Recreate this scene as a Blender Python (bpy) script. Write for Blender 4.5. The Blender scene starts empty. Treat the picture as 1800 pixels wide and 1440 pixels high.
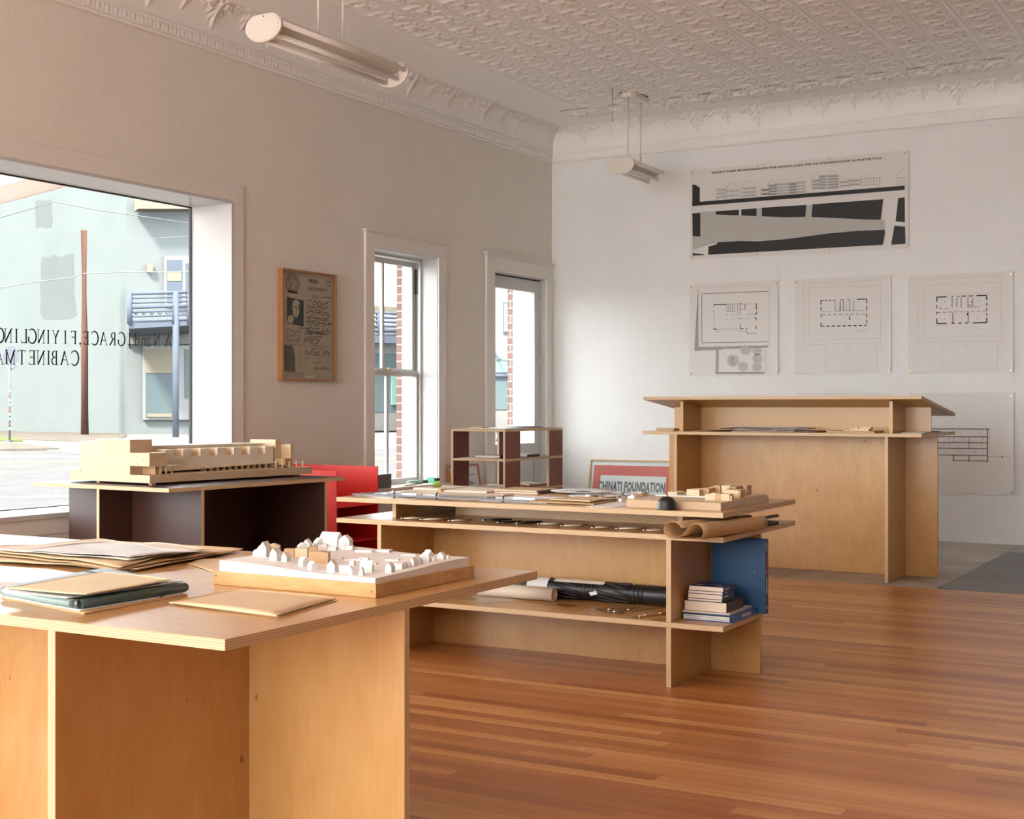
import bpy, math, random
from mathutils import Vector, Matrix, noise
random.seed(7)
S = bpy.context.scene
C = S.collection
PI = math.pi
# ------------------------------------------------------------------ camera
F_PX, YAW, HOR, CAMH = 2396.0, math.radians(29.75), 713.0, 1.18
cam_d = bpy.data.cameras.new('camera'); cam = bpy.data.objects.new('camera', cam_d); C.objects.link(cam)
cam.location = (0, 0, CAMH); cam.rotation_euler = (PI/2, 0, YAW)
cam_d.sensor_fit = 'HORIZONTAL'; cam_d.sensor_width = 36; cam_d.lens = F_PX/1800*36
cam_d.shift_y = (HOR-720)/1800; cam_d.clip_start = .05; cam_d.clip_end = 500
S.camera = cam
# ------------------------------------------------------------------ world, sun, fill lamp, exposure
W = bpy.data.worlds.new('overcast_sky'); S.world = W; W.use_nodes = True
bg = W.node_tree.nodes['Background']; bg.inputs[0].default_value = (.90, .96, 1.0, 1); bg.inputs[1].default_value = 4.8
def lamp(name, kind, loc, rot, energy, color, **kw):
    d = bpy.data.lights.new(name, kind); d.energy = energy; d.color = color
    for k, v in kw.items(): setattr(d, k, v)
    o = bpy.data.objects.new(name, d); C.objects.link(o); o.location = loc; o.rotation_euler = rot
    return o
lamp('sun', 'SUN', (0, -10, 20), (math.radians(45), 0, math.radians(8)), 10.0, (1, .93, .82), angle=math.radians(9))
lamp('front_fill_lamp', 'AREA', (-4.7, -5.9, 1.9), (math.radians(116), 0, 0), 25, (1, .92, .82), shape='RECTANGLE', size=2.9, size_y=2.6)  # added fill lamp behind the camera, brightens the room from the front
S.view_settings.view_transform = 'Standard'; S.view_settings.look = 'None'
S.view_settings.exposure = 1.32; S.view_settings.gamma = 1; S.view_settings.use_curve_mapping = False
# ------------------------------------------------------------------ authoring helpers: a point of the photo on a known plane of the room
FW = Vector((-math.sin(YAW), math.cos(YAW), 0)); RT = Vector((math.cos(YAW), math.sin(YAW), 0)); CP = Vector((0, 0, CAMH))
def _ray(x, y): return FW + RT*((x-900)/F_PX) + Vector((0, 0, (HOR-y)/F_PX))
def _hit(x, y, ax, v):
    d = _ray(x, y); return CP + d*((v-CP[ax])/d[ax])
def PX(x, y, v): return _hit(x, y, 0, v)
def PY(x, y, v): return _hit(x, y, 1, v)
def PZ(x, y, v): return _hit(x, y, 2, v)
# ------------------------------------------------------------------ materials
def rgb(r, g, b):
    f = lambda c: ((c/255+.055)/1.055)**2.4 if c > 10 else c/255/12.92
    return (f(r), f(g), f(b), 1)
class NT:
    def __init__(s, m): s.t = m.node_tree; s.n = s.t.nodes; s.p = s.n['Principled BSDF']
    def add(s, typ, **kw):
        n = s.n.new(typ)
        for k, v in kw.items(): setattr(n, k, v)
        return n
    def set(s, inp, v):
        if hasattr(v, 'is_output') or isinstance(v, bpy.types.NodeSocket): s.t.links.new(v, inp)
        else: inp.default_value = v
    def math(s, op, a, b=0., c=0.):
        n = s.add('ShaderNodeMath', operation=op)
        s.set(n.inputs[0], a); s.set(n.inputs[1], b)
        if op in ('PINGPONG', 'WRAP', 'SMOOTH_MIN', 'MULTIPLY_ADD'): s.set(n.inputs[2], c) if op in ('WRAP', 'MULTIPLY_ADD') else None
        return n.outputs[0]
    def coord(s, kind='Object'): return s.add('ShaderNodeTexCoord').outputs[kind]
    def mapv(s, v, sc=(1, 1, 1), rot=(0, 0, 0), loc=(0, 0, 0)):
        n = s.add('ShaderNodeMapping'); s.set(n.inputs['Vector'], v); n.inputs['Scale'].default_value = sc
        n.inputs['Rotation'].default_value = rot; n.inputs['Location'].default_value = loc; return n.outputs[0]
    def noise(s, v, scale, detail=3, rough=.5, dist=0, out='Fac'):
        n = s.add('ShaderNodeTexNoise'); s.set(n.inputs['Vector'], v); n.inputs['Scale'].default_value = scale
        n.inputs['Detail'].default_value = detail; n.inputs['Roughness'].default_value = rough; n.inputs['Distortion'].default_value = dist
        return n.outputs[out]
    def ramp(s, f, stops, interp='LINEAR'):
        n = s.add('ShaderNodeValToRGB'); s.set(n.inputs[0], f); n.color_ramp.interpolation = interp
        e = n.color_ramp.elements
        while len(e) < len(stops): e.new(.5)
        for q, (p, c) in zip(e, stops): q.position = p; q.color = c
        return n.outputs[0]
    def mix(s, f, a, b, mode='MIX'):
        n = s.add('ShaderNodeMix', data_type='RGBA', blend_type=mode)
        s.set(n.inputs[0], f); s.set(n.inputs[6], a); s.set(n.inputs[7], b); return n.outputs[2]
    def sep(s, v):
        n = s.add('ShaderNodeSeparateXYZ'); s.set(n.inputs[0], v); return n.outputs
    def comb(s, x, y, z=0.):
        n = s.add('ShaderNodeCombineXYZ'); s.set(n.inputs[0], x); s.set(n.inputs[1], y); s.set(n.inputs[2], z); return n.outputs[0]
    def bump(s, h, strength=.3, dist=.01):
        n = s.add('ShaderNodeBump'); s.set(n.inputs['Height'], h); n.inputs['Strength'].default_value = strength
        n.inputs['Distance'].default_value = dist; s.t.links.new(n.outputs[0], s.p.inputs['Normal'])
    def base(s, v): s.set(s.p.inputs['Base Color'], v)
MATS = {}
def mat(name, col=(.8, .8, .8, 1), rough=.5, metal=0, coat=0, spec=.5, mottle=0, **kw):
    if name in MATS: return MATS[name]
    m = bpy.data.materials.new(name); m.use_nodes = True; n = NT(m)
    n.p.inputs['Roughness'].default_value = rough; n.p.inputs['Metallic'].default_value = metal
    n.p.inputs['Coat Weight'].default_value = coat; n.p.inputs['Specular IOR Level'].default_value = spec
    for k, v in kw.items(): n.p.inputs[k].default_value = v
    if mottle:
        f = n.noise(n.coord(), 9, 4, .6); d = tuple(c*(1-mottle) for c in col[:3])+(1,)
        n.base(n.mix(f, d, col))
    else: n.base(col)
    MATS[name] = m; return m
def ply_face(name, c1, c2, c3, rough=.32, fig=1.0):
    m = mat(name, rough=rough); n = NT(m)
    uv = n.coord('UV')
    wob = n.noise(n.mapv(uv, (.9, 4.2, 1)), 1.5, 2, .5, .6)
    fine = n.noise(n.mapv(uv, (3, 170, 1)), 1.5, 2, .6); cloud = n.noise(n.mapv(uv, (2, 3, 1)), 2.4, 4, .6)
    bands = n.math('SINE', n.math('MULTIPLY', wob, 46.0*fig))
    f = n.math('ADD', n.math('MULTIPLY', bands, .045), n.math('ADD', n.math('MULTIPLY', cloud, .72), n.math('MULTIPLY', fine, .24)))
    col = n.ramp(f, [(.28, c1), (.5, c2), (.72, c3)])
    specks = n.noise(n.mapv(uv, (14, 20, 1)), 1.6, 0)
    n.base(n.mix(n.math('GREATER_THAN', specks, .865), col, tuple(c*.55 for c in c1[:3])+(1,)))
    n.p.inputs['Coat Weight'].default_value = .25; n.p.inputs['Coat Roughness'].default_value = .22
    return m
ply_face('birch_face', (0.482, 0.249, 0.073, 1), (0.533, 0.292, 0.099, 1), (0.576, 0.340, 0.129, 1))
ply_face('maple_face', (0.540, 0.369, 0.211, 1), (0.594, 0.423, 0.257, 1), (0.639, 0.477, 0.306, 1), .5, .5)
ply_face('pine_face', (.46, .24, .075, 1), (.60, .35, .13, 1), (.68, .43, .19, 1), .45, 2.2)
ply_face('stand_face', (0.482, 0.241, 0.065, 1), (0.533, 0.288, 0.086, 1), (0.576, 0.331, 0.112, 1))
def ply_edge(name, a, b):
    m = mat(name, rough=.55); n = NT(m); uv = n.coord('UV'); x, y, _ = n.sep(uv)
    st = n.math('SINE', n.math('MULTIPLY', y, 2*PI/.0052)); nz = n.noise(n.mapv(uv, (6, 900, 1)), 1, 2)
    f = n.math('ADD', n.math('MULTIPLY', st, .3), n.math('MULTIPLY', nz, 1.0))
    n.base(n.ramp(f, [(.25, b), (.75, a)])); return m
ply_edge('birch_edge', (0.681, 0.515, 0.313, 1), (0.478, 0.313, 0.156, 1))
def film(name, c1, c2, rough):
    m = mat(name, rough=rough); n = NT(m); uv = n.coord('UV')
    f = n.noise(n.mapv(uv, (2.2, 3, 1)), 2, 5, .65); g = n.noise(n.mapv(uv, (150, 6, 1)), 2, 2)
    n.base(n.mix(n.math('ADD', n.math('MULTIPLY', f, .7), n.math('MULTIPLY', g, .3)), c1, c2)); return m
film('dark_film', (.016, .007, .005, 1), (.085, .032, .020, 1), .42)
film('red_film', (.17, .035, .022, 1), (.27, .062, .038, 1), .5)
def plaster(name, c1, c2, b=.25):
    m = mat(name, rough=.85, spec=.25); n = NT(m); co = n.coord()
    f = n.noise(co, 1.1, 5, .6); g = n.noise(co, 26, 5, .65); k = n.noise(co, 130, 2)
    n.base(n.mix(n.math('MULTIPLY_ADD', f, 1.6, -.3), c1, c2))
    n.bump(n.math('ADD', g, n.math('MULTIPLY', k, .3)), b, .012); return m
plaster('left_plaster', (.78, .72, .64, 1), (.84, .785, .71, 1), .25)
plaster('back_plaster', (.82, .80, .775, 1), (.88, .865, .845, 1), .55)
plaster('shade_plaster', (.30, .24, .19, 1), (.36, .29, .23, 1), .2)  # darkened so the unseen right wall reflects less light onto the desks
mat('white_paint', (.58, .57, .55, 1), .35); mat('casing_paint', (.80, .745, .68, 1), .4)
mat('cream_enamel', (.76, .70, .62, 1), .3); mat('white_plaster_relief', (.90, .87, .83, 1), .5)
mat('black_ink', (.007, .0065, .006, 1), .55); mat('soft_ink', (.10, .095, .09, 1), .7); mat('grey_ink', (.36, .345, .33, 1), .8)
mat('pale_ink', (.52, .50, .48, 1), .8); mat('mid_ink', (.50, .475, .44, 1), .8)
mat('drawing_paper', (.76, .72, .68, 1), .65); mat('white_paper', (.82, .82, .81, 1), .6, mottle=.04)
mat('brass', (.65, .42, .16, 1), .3, 1); mat('steel', (.62, .62, .63, 1), .22, 1); mat('chrome', (.85, .85, .85, 1), .08, 1)
mat('kraft', (.56, .36, .18, 1), .65, mottle=.12); mat('pale_kraft', (.70, .52, .31, 1), .62, mottle=.08)
mat('manila', (.74, .62, .38, 1), .6, mottle=.1); mat('cream_paper', (.78, .69, .56, 1), .62, mottle=.1)
mat('grey_tracing', (.62, .60, .57, 1), .5, mottle=.1)
mat('teal_card', (.045, .075, .068, 1), .35); mat('pale_teal_card', (.30, .43, .40, 1), .4); mat('black_rubber', (.012, .013, .015, 1), .38)
mat('matt_black', (.02, .02, .021, 1), .5)
mat('white_block', (.80, .79, .77, 1), .55); mat('blond_wood', (.76, .58, .36, 1), .5, mottle=.12); mat('brown_wood', (.56, .35, .17, 1), .5, mottle=.15)
mat('red_enamel', (.68, .022, .012, 1), .42, spec=.35)
mat('orange_frame', (.46, .20, .06, 1), .4, mottle=.2); mat('light_frame', (.66, .43, .21, 1), .4, mottle=.15)
mat('blue_cloth', (.022, .085, .20, 1), .38); mat('blue_spine', (.018, .035, .14, 1), .4); mat('binder_blue', (.015, .10, .36, 1), .3)
mat('navy_cover', (.012, .022, .13, 1), .35); mat('brown_cover', (.035, .014, .012, 1), .35); mat('maroon_band', (.13, .022, .022, 1), .4)
mat('page_edges', (.74, .64, .50, 1), .7); mat('gold_ink', (.62, .45, .22, 1), .4); mat('orange_ink', (.62, .12, .06, 1), .5)
mat('poster_red', (.66, .16, .13, 1), .5); mat('poster_grey', (.17, .17, .17, 1), .5)
mat('green_card', (.03, .10, .08, 1), .5)
mat('hard_leather', (.075, .03, .025, 1), .45)
def clear(name, col, rough=0.02, fac=.12):
    m = bpy.data.materials.new(name); m.use_nodes = True; t = m.node_tree
    for q in list(t.nodes): t.nodes.remove(q)
    o = t.nodes.new('ShaderNodeOutputMaterial'); mx = t.nodes.new('ShaderNodeMixShader'); tr = t.nodes.new('ShaderNodeBsdfTransparent')
    gl = t.nodes.new('ShaderNodeBsdfGlossy'); fr = t.nodes.new('ShaderNodeLayerWeight'); fr.inputs[0].default_value = .5
    tr.inputs[0].default_value = col; gl.inputs['Roughness'].default_value = rough
    pw = t.nodes.new('ShaderNodeMath'); pw.operation = 'POWER'; pw.inputs[1].default_value = 5
    ad = t.nodes.new('ShaderNodeMath'); ad.operation = 'MULTIPLY_ADD'; ad.inputs[1].default_value = .55; ad.inputs[2].default_value = fac*.25
    t.links.new(fr.outputs['Facing'], pw.inputs[0]); t.links.new(pw.outputs[0], ad.inputs[0]); t.links.new(ad.outputs[0], mx.inputs[0])
    t.links.new(tr.outputs[0], mx.inputs[1]); t.links.new(gl.outputs[0], mx.inputs[2]); t.links.new(mx.outputs[0], o.inputs[0])
    MATS[name] = m; return m
clear('window_glass', (.97, .985, .98, 1), .01, .06); clear('acrylic', (.955, .965, .965, 1), .03, .16)
clear('amber_acrylic', (.95, .88, .62, 1), .04, .12); clear('ink_glass', (.72, .80, .40, 1), .02, .14); clear('green_foil', (.55, .86, .74, 1), .15, .2)
def floor_mat():
    m = mat('fir_boards', rough=.36); n = NT(m); x, y, z = n.sep(n.coord())
    wd = .068; row = n.math('FLOOR', n.math('DIVIDE', y, wd))
    wn = n.add('ShaderNodeTexWhiteNoise', noise_dimensions='1D'); n.set(wn.inputs['W'], row)
    xo = n.math('ADD', x, n.math('MULTIPLY', wn.outputs[0], 7.3))
    idx = n.math('FLOOR', n.math('DIVIDE', xo, 1.55))
    w2 = n.add('ShaderNodeTexWhiteNoise', noise_dimensions='2D'); n.set(w2.inputs['Vector'], n.comb(row, idx))
    r = w2.outputs[0]
    gv = n.comb(n.math('MULTIPLY', x, 1.4), n.math('MULTIPLY', y, 95), n.math('MULTIPLY', r, 30))
    g = n.noise(gv, 1.0, 3, .6)
    gv2 = n.comb(n.math('MULTIPLY', x, .5), n.math('MULTIPLY', y, 22), n.math('MULTIPLY', r, 60))
    g2 = n.noise(gv2, 1.0, 2, .5)
    f = n.math('ADD', n.math('MULTIPLY', r, .40), n.math('ADD', n.math('MULTIPLY', g, .32), n.math('MULTIPLY', g2, .42)))
    col = n.ramp(f, [(.24, (0.260, 0.079, 0.025, 1)), (.42, (0.391, 0.144, 0.044, 1)), (.62, (0.502, 0.205, 0.063, 1)), (.84, (0.651, 0.344, 0.126, 1))])
    fy = n.math('FRACT', n.math('DIVIDE', y, wd)); fx = n.math('FRACT', n.math('DIVIDE', xo, 1.55))
    ey = n.math('LESS_THAN', fy, .03); ex = n.math('LESS_THAN', fx, .0016)
    e = n.math('MAXIMUM', ey, ex)
    n.base(n.mix(n.math('MULTIPLY', e, .45), col, (.10, .028, .010, 1)))
    n.bump(n.math('SUBTRACT', n.math('MULTIPLY', g, .25), e), .22, .002)
    n.p.inputs['Coat Weight'].default_value = .15; n.p.inputs['Coat Roughness'].default_value = .3
floor_mat()
def concrete(name, a, b, c, rough=.6):
    m = mat(name, rough=rough, spec=.5 if rough < .8 else 0); n = NT(m); co = n.coord()
    f = n.noise(co, 2.2, 6, .65); g = n.noise(co, 28, 5, .7)
    col = n.ramp(n.math('ADD', n.math('MULTIPLY', f, .7), n.math('MULTIPLY', g, .3)), [(.32, a), (.5, b), (.66, c)])
    n.base(col); n.bump(g, .3, .006)
concrete('worn_concrete', (.26, .21, .17, 1), (.42, .37, .32, 1), (.55, .50, .45, 1))
concrete('dark_slab', (.085, .087, .088, 1), (.115, .117, .118, 1), (.15, .15, .15, 1), .38)
concrete('asphalt', (0.053, 0.050, 0.050, 1), (0.063, 0.061, 0.061, 1), (0.070, 0.067, 0.067, 1), .9)
concrete('pavement', (0.081, 0.077, 0.075, 1), (0.092, 0.088, 0.086, 1), (0.101, 0.096, 0.093, 1), .9)
concrete('dry_dirt', (0.050, 0.040, 0.034, 1), (0.068, 0.058, 0.050, 1), (0.078, 0.075, 0.056, 1), .95)
mat('road_white', (.16, .16, .155, 1), .8, spec=0); mat('road_yellow', (.17, .13, .06, 1), .8, spec=0); mat('grass_green', (.075, .085, .035, 1), .9, spec=0, mottle=.4)
def stucco(name, a, b, patch):
    m = mat(name, rough=.9, spec=0); n = NT(m); co = n.coord(); f = n.noise(co, .35, 6, .7); g = n.noise(co, 6, 4, .7)
    n.base(n.mix(n.math('ADD', n.math('MULTIPLY', f, .7), n.math('MULTIPLY', g, .3)), a, b)); n.bump(g, .1, .02)
stucco('grey_stucco', (0.064, 0.072, 0.072, 1), (0.093, 0.101, 0.099, 1), None); stucco('pale_stucco', (0.084, 0.090, 0.091, 1), (0.099, 0.106, 0.107, 1), None)
stucco('stain_stucco', (0.055, 0.060, 0.059, 1), (0.070, 0.076, 0.074, 1), None)
mat('white_stucco', (0.136, 0.135, 0.132, 1), .9, spec=0); mat('steel_blue_paint', (.052, .060, .078, 1), .7, spec=.05); mat('cream_board', (0.122, 0.105, 0.081, 1), .8, spec=0)
mat('dim_shop_glass', (.045, .060, .065, 1), .5, spec=.15); mat('green_pane', (.08, .13, .115, 1), .5, spec=.1); mat('pole_wood', (.075, .038, .030, 1), .8, spec=0, mottle=.4)
mat('terracotta', (.14, .045, .03, 1), .8, spec=0); mat('leaf_green', (.05, .08, .035, 1), .7, spec=0, mottle=.3); mat('galvanised', (0.144, 0.155, 0.169, 1), .45, .4)
mat('wire_black', (.04, .04, .04, 1), .7); mat('cable_white', (.11, .105, .10, 1), .7, spec=0); mat('sign_metal', (.070, .072, .085, 1), .7, spec=.05); mat('blue_sticker', (.10, .28, .55, 1), .6)
def canvas():
    m = mat('awning_canvas', (.74, .62, .57, 1), .8); n = NT(m); t = n.add('ShaderNodeBsdfTranslucent'); t.inputs[0].default_value = (.66, .56, .52, 1)
    mx = n.add('ShaderNodeMixShader'); mx.inputs[0].default_value = .6; o = n.n['Material Output']
    n.t.links.new(n.p.outputs[0], mx.inputs[1]); n.t.links.new(t.outputs[0], mx.inputs[2]); n.t.links.new(mx.outputs[0], o.inputs[0])
canvas()
def brick():
    m = mat('red_brick', rough=.85); n = NT(m); x, y, z = n.sep(n.coord())
    b = n.add('ShaderNodeTexBrick'); n.set(b.inputs['Vector'], n.comb(n.math('ADD', x, y), z))
    b.inputs['Scale'].default_value = 1; b.inputs['Brick Width'].default_value = .215; b.inputs['Row Height'].default_value = .075
    b.inputs['Mortar Size'].default_value = .006
    b.inputs['Color1'].default_value = (.22, .115, .095, 1); b.inputs['Color2'].default_value = (.17, .085, .07, 1); b.inputs['Mortar'].default_value = (.36, .34, .32, 1)
    n.base(b.outputs[0])
brick()
mat('pressed_tin', (.94, .925, .895, 1), .42)
mat('seam_shadow', (.30, .24, .19, 1), .7)
# ------------------------------------------------------------------ mesh building
def tag(o, label=None, cat=None, group=None, kind=None):
    if label: o['label'] = label
    if cat: o['category'] = cat
    if group: o['group'] = group
    if kind: o['kind'] = kind
    return o
def empty(name, loc, label, cat, rz=0, group=None):
    o = bpy.data.objects.new(name, None); C.objects.link(o); o.location = loc; o.rotation_euler = (0, 0, rz); o.empty_display_size = .05
    return tag(o, label, cat, group)
class MB:
    """collects shapes, build() links them as one mesh object"""
    def __init__(s): s.v = []; s.f = []; s.m = []; s.uv = []; s.sm = []
    def face(s, idx, mi=0, uv=None, smooth=False): s.f.append(idx); s.m.append(mi); s.uv.append(uv); s.sm.append(smooth)
    def box(s, x0, x1, y0, y1, z0, z1, M=None, mi=0, emi=None, grain=None):
        """emi: material index of the thin-dimension edges (plywood)"""
        x0, x1 = min(x0, x1), max(x0, x1); y0, y1 = min(y0, y1), max(y0, y1); z0, z1 = min(z0, z1), max(z0, z1)
        b = len(s.v); P = [(x0,y0,z0),(x1,y0,z0),(x1,y1,z0),(x0,y1,z0),(x0,y0,z1),(x1,y0,z1),(x1,y1,z1),(x0,y1,z1)]
        dims = (x1-x0, y1-y0, z1-z0); thin = dims.index(min(dims))
        for p in P: s.v.append(M @ Vector(p) if M else Vector(p))
        ox, oy = random.random()*9, random.random()*9
        for idx, ax in (((0,3,2,1),2),((4,5,6,7),2),((0,1,5,4),1),((2,3,7,6),1),((1,2,6,5),0),((3,0,4,7),0)):
            if ax == thin or emi is None:
                a, c = [k for k in (0, 1, 2) if k != ax]
                if grain is not None and c == grain: a, c = c, a
                elif grain is None and dims[c] > dims[a]: a, c = c, a
                uv = [(P[i][a]+ox, P[i][c]+oy) for i in idx]; k = mi
            else:
                lng = [q for q in (0, 1, 2) if q not in (ax, thin)][0]
                uv = [(P[i][lng]+ox, P[i][thin]-(x0, y0, z0)[thin]) for i in idx]; k = emi
            s.face([b+i for i in idx], k, uv)
        return s
    def prism(s, pts, d, mi=0, M=None):
        """closed polygon of 3D points pushed along vector d"""
        b = len(s.v); n = len(pts); d = Vector(d)
        nv = Vector((0, 0, 0))
        for i in range(n):
            p, q = Vector(pts[i]), Vector(pts[(i+1) % n]); nv += p.cross(q)
        if nv.dot(d) > 0: pts = pts[::-1]
        for p in pts: s.v.append(Vector(p))
        for p in pts: s.v.append(Vector(p)+d)
        if M: s.v[b:] = [M @ v for v in s.v[b:]]
        s.face(list(range(b, b+n)), mi); s.face([b+n+i for i in range(n)][::-1], mi)
        for i in range(n): j = (i+1) % n; s.face([b+j, b+i, b+n+i, b+n+j], mi)
        return s
    def tube(s, path, r, seg=10, mi=0, cap=True):
        path = [Vector(p) for p in path]; rs = r if isinstance(r, (list, tuple)) else [r]*len(path)
        b = len(s.v); up = Vector((0, 0, 1))
        for i, p in enumerate(path):
            t = (path[min(i+1, len(path)-1)]-path[max(i-1, 0)]).normalized()
            a = t.cross(up); a = a.normalized() if a.length > 1e-3 else Vector((1, 0, 0)); c = t.cross(a).normalized()
            for k in range(seg):
                an = 2*PI*k/seg; s.v.append(p+(a*math.cos(an)+c*math.sin(an))*rs[i])
        for i in range(len(path)-1):
            for k in range(seg):
                l = (k+1) % seg; s.face([b+i*seg+k, b+i*seg+l, b+(i+1)*seg+l, b+(i+1)*seg+k], mi, None, True)
        if cap:
            s.face([b+k for k in range(seg)][::-1], mi); s.face([b+(len(path)-1)*seg+k for k in range(seg)], mi)
        return s
    def lathe(s, prof, c, seg=24, mi=0, sx=1, sy=1):
        b = len(s.v); c = Vector(c)
        for r, z in prof:
            for k in range(seg):
                a = 2*PI*k/seg; s.v.append(c+Vector((r*math.cos(a)*sx, r*math.sin(a)*sy, z)))
        for i in range(len(prof)-1):
            for k in range(seg):
                l = (k+1) % seg; s.face([b+i*seg+k, b+i*seg+l, b+(i+1)*seg+l, b+(i+1)*seg+k], mi, None, True)
        s.face([b+k for k in range(seg)][::-1], mi); s.face([b+(len(prof)-1)*seg+k for k in range(seg)], mi)
        return s
    def grid(s, fn, nu, nv, mi=0, smooth=True):
        b = len(s.v)
        for i in range(nu+1):
            for j in range(nv+1): s.v.append(Vector(fn(i/nu, j/nv)))
        for i in range(nu):
            for j in range(nv):
                a = b+i*(nv+1)+j; s.face([a, a+nv+1, a+nv+2, a+1], mi, None, smooth)
        return s
    def quad(s, a, b_, c, d, mi=0):
        b = len(s.v); s.v += [Vector(q) for q in (a, b_, c, d)]; s.face([b, b+1, b+2, b+3], mi); return s
    def build(s, name, mats, parent=None, label=None, cat=None, group=None, kind=None, bevel=0, local=False):
        me = bpy.data.meshes.new(name)
        me.from_pydata([tuple(v) for v in s.v], [], s.f); me.polygons.foreach_set('material_index', s.m)
        me.polygons.foreach_set('use_smooth', s.sm)
        if any(u for u in s.uv):
            l = me.uv_layers.new(name='UVMap').data; k = 0
            for f, u in zip(s.f, s.uv):
                for i in range(len(f)):
                    if u: l[k].uv = u[i]
                    k += 1
        for q in (mats if isinstance(mats, (list, tuple)) else [mats]): me.materials.append(MATS[q])
        me.update()
        o = bpy.data.objects.new(name, me); C.objects.link(o)
        if parent is not None:
            o.parent = parent
            if not local:
                M = Matrix.LocRotScale(None, None, None)
                pm = world(parent); o.matrix_parent_inverse = pm.inverted()
        if bevel:
            b = o.modifiers.new('soft_edge', 'BEVEL'); b.width = bevel; b.segments = 2; b.limit_method = 'ANGLE'; b.angle_limit = math.radians(50)
        return tag(o, label, cat, group, kind)
def world(o):
    m = Matrix.LocRotScale(o.location, o.rotation_euler, o.scale)
    if o.parent: m = world(o.parent) @ o.matrix_parent_inverse @ m
    return m
def dup(o, parent=None):
    c = o.copy(); C.objects.link(c)
    if parent is not None: c.parent = parent
    for ch in [q for q in bpy.data.objects if q.parent == o]: dup(ch, c)
    return c
def text_mesh(name, txt, size, M, material, parent, extrude=.0006, bold=0, sx=1, spacing=1, align='CENTER'):
    cu = bpy.data.curves.new('t', 'FONT'); cu.body = txt; cu.size = size; cu.extrude = extrude; cu.offset = bold; cu.resolution_u = 2
    cu.align_x = align; cu.align_y = 'CENTER'; cu.space_character = spacing
    o = bpy.data.objects.new('t', cu); C.objects.link(o); bpy.context.view_layer.update()
    me = bpy.data.meshes.new_from_object(o.evaluated_get(bpy.context.evaluated_depsgraph_get())); bpy.data.objects.remove(o)
    me.transform(M @ Matrix.Diagonal((sx, 1, 1, 1))); me.materials.clear(); me.materials.append(MATS[material]); me.name = name
    n = bpy.data.objects.new(name, me); C.objects.link(n); n.parent = parent; n.matrix_parent_inverse = world(parent).inverted(); return n
def frame3(o, x, y, z):
    """matrix with columns x,y,z axes at o"""
    return Matrix(((x[0], y[0], z[0], o[0]), (x[1], y[1], z[1], o[1]), (x[2], y[2], z[2], o[2]), (0, 0, 0, 1)))
PLY = ['birch_face', 'birch_edge']
# ================================================================== THE ROOM
XL, YB, XR, YF, ZC = -6.48, 12.15, 6.5, -6.0, 3.95
st = dict(kind='structure')
MB().box(XL-.4, XR, YF, 8.97, -.12, 0).build('floor', 'fir_boards', **st)
b = MB()
for x0, x1 in ((-6.9, -4.85), (-4.845, -3.06), (-3.055, -1.985), (-1.98, 6.5)):
    for y0, y1 in ((8.975, 11.5), (11.505, 12.3)):
        if x0 == -1.98 and y1 == 11.5: continue
        b.box(x0, x1, y0, y1, -.12, -.002)
b.build('floor', 'worn_concrete', bevel=.004, **st)
MB().box(-1.975, 6.5, 8.985, 11.5, -.12, 0).build('floor', 'dark_slab', bevel=.003, **st)
MB().box(XL-.4, XR, YF, YB+.2, ZC, ZC+.1).build('ceiling', 'pressed_tin', **st)
MB().box(XL-.42, XR+.1, YB, YB+.2, -.12, ZC).build('wall_back', 'back_plaster', **st)
MB().box(XR, XR+.15, YF, YB, -.12, ZC).build('wall_right', 'shade_plaster', **st)
b = MB()
def wall_with_holes(b, ax, d0, d1, a0, a1, z0, z1, holes, mi=0):
    def bx(p, q, r, t):
        if q-p < 1e-4 or t-r < 1e-4: return
        if ax == 0: b.box(d0, d1, p, q, r, t, mi=mi)
        else: b.box(p, q, d0, d1, r, t, mi=mi)
    cur = a0
    for (h0, h1, k0, k1) in holes:
        bx(cur, h0, z0, z1); bx(h0, h1, z0, k0); bx(h0, h1, k1, z1); cur = h1
    bx(cur, a1, z0, z1)
HOL = [(-2.4, 2.3, .53, 2.9), (3.1, 7.344, .53, 2.61), (9.055, 10.015, .50, 2.47), (10.984, 12.0, .0, 2.44)]  # first opening is unseen, added to let in more sky light
wall_with_holes(b, 0, -6.84, XL, YF, YB, -.12, ZC, HOL)
b.build('wall_left', 'left_plaster', **st)
b = MB(); wall_with_holes(b, 0, -6.96, -6.84, YF, 12.6, -.3, 4.3, [(-2.5, 2.4, .45, 3.0), (2.9, 7.75, .45, 2.80), (9.00, 10.09, .45, 2.52), (10.93, 12.085, -.3, 2.5)])
b.build('wall_left', 'red_brick', **st)
b = MB(); wall_with_holes(b, 1, YF-.3, YF, XL, XR, -.12, ZC, [(-6.2, .6, .25, 3.7)])  # unseen opening, sized for the sun and sky light it lets in
b.build('wall_front', 'back_plaster', **st)
# coves with pressed ornament
def cove_profile(v):
    # v 0..1 from the wall up to the ceiling; returns (distance from wall, z, normal d, normal z, zone)
    if v < .12: q = v/.12; return (.004+.018*math.sin(q*PI)**.6, 3.622+.028*q, 1, -.2)
    if v < .32: q = (v-.12)/.20; return (.014+.006*q, 3.65+.062*q, 1, -.1)
    if v < .38: q = (v-.32)/.06; return (.022+.012*math.sin(q*PI), 3.712+.02*q, 1, 0)
    q = (v-.38)/.62; a = q*PI/2
    return (.024+.16*(1-math.cos(a)), 3.732+.218*math.sin(a), math.cos(a)*.8+.1, -math.sin(a)*.8-.1)
def spiral(cx, cy, r0, turns, a0, sgn=1, n=16):
    return [(cx+r0*(1-.85*i/n)*math.cos(a0+sgn*turns*2*PI*i/n), cy+r0*(1-.85*i/n)*math.sin(a0+sgn*turns*2*PI*i/n)) for i in range(n+1)]
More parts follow.
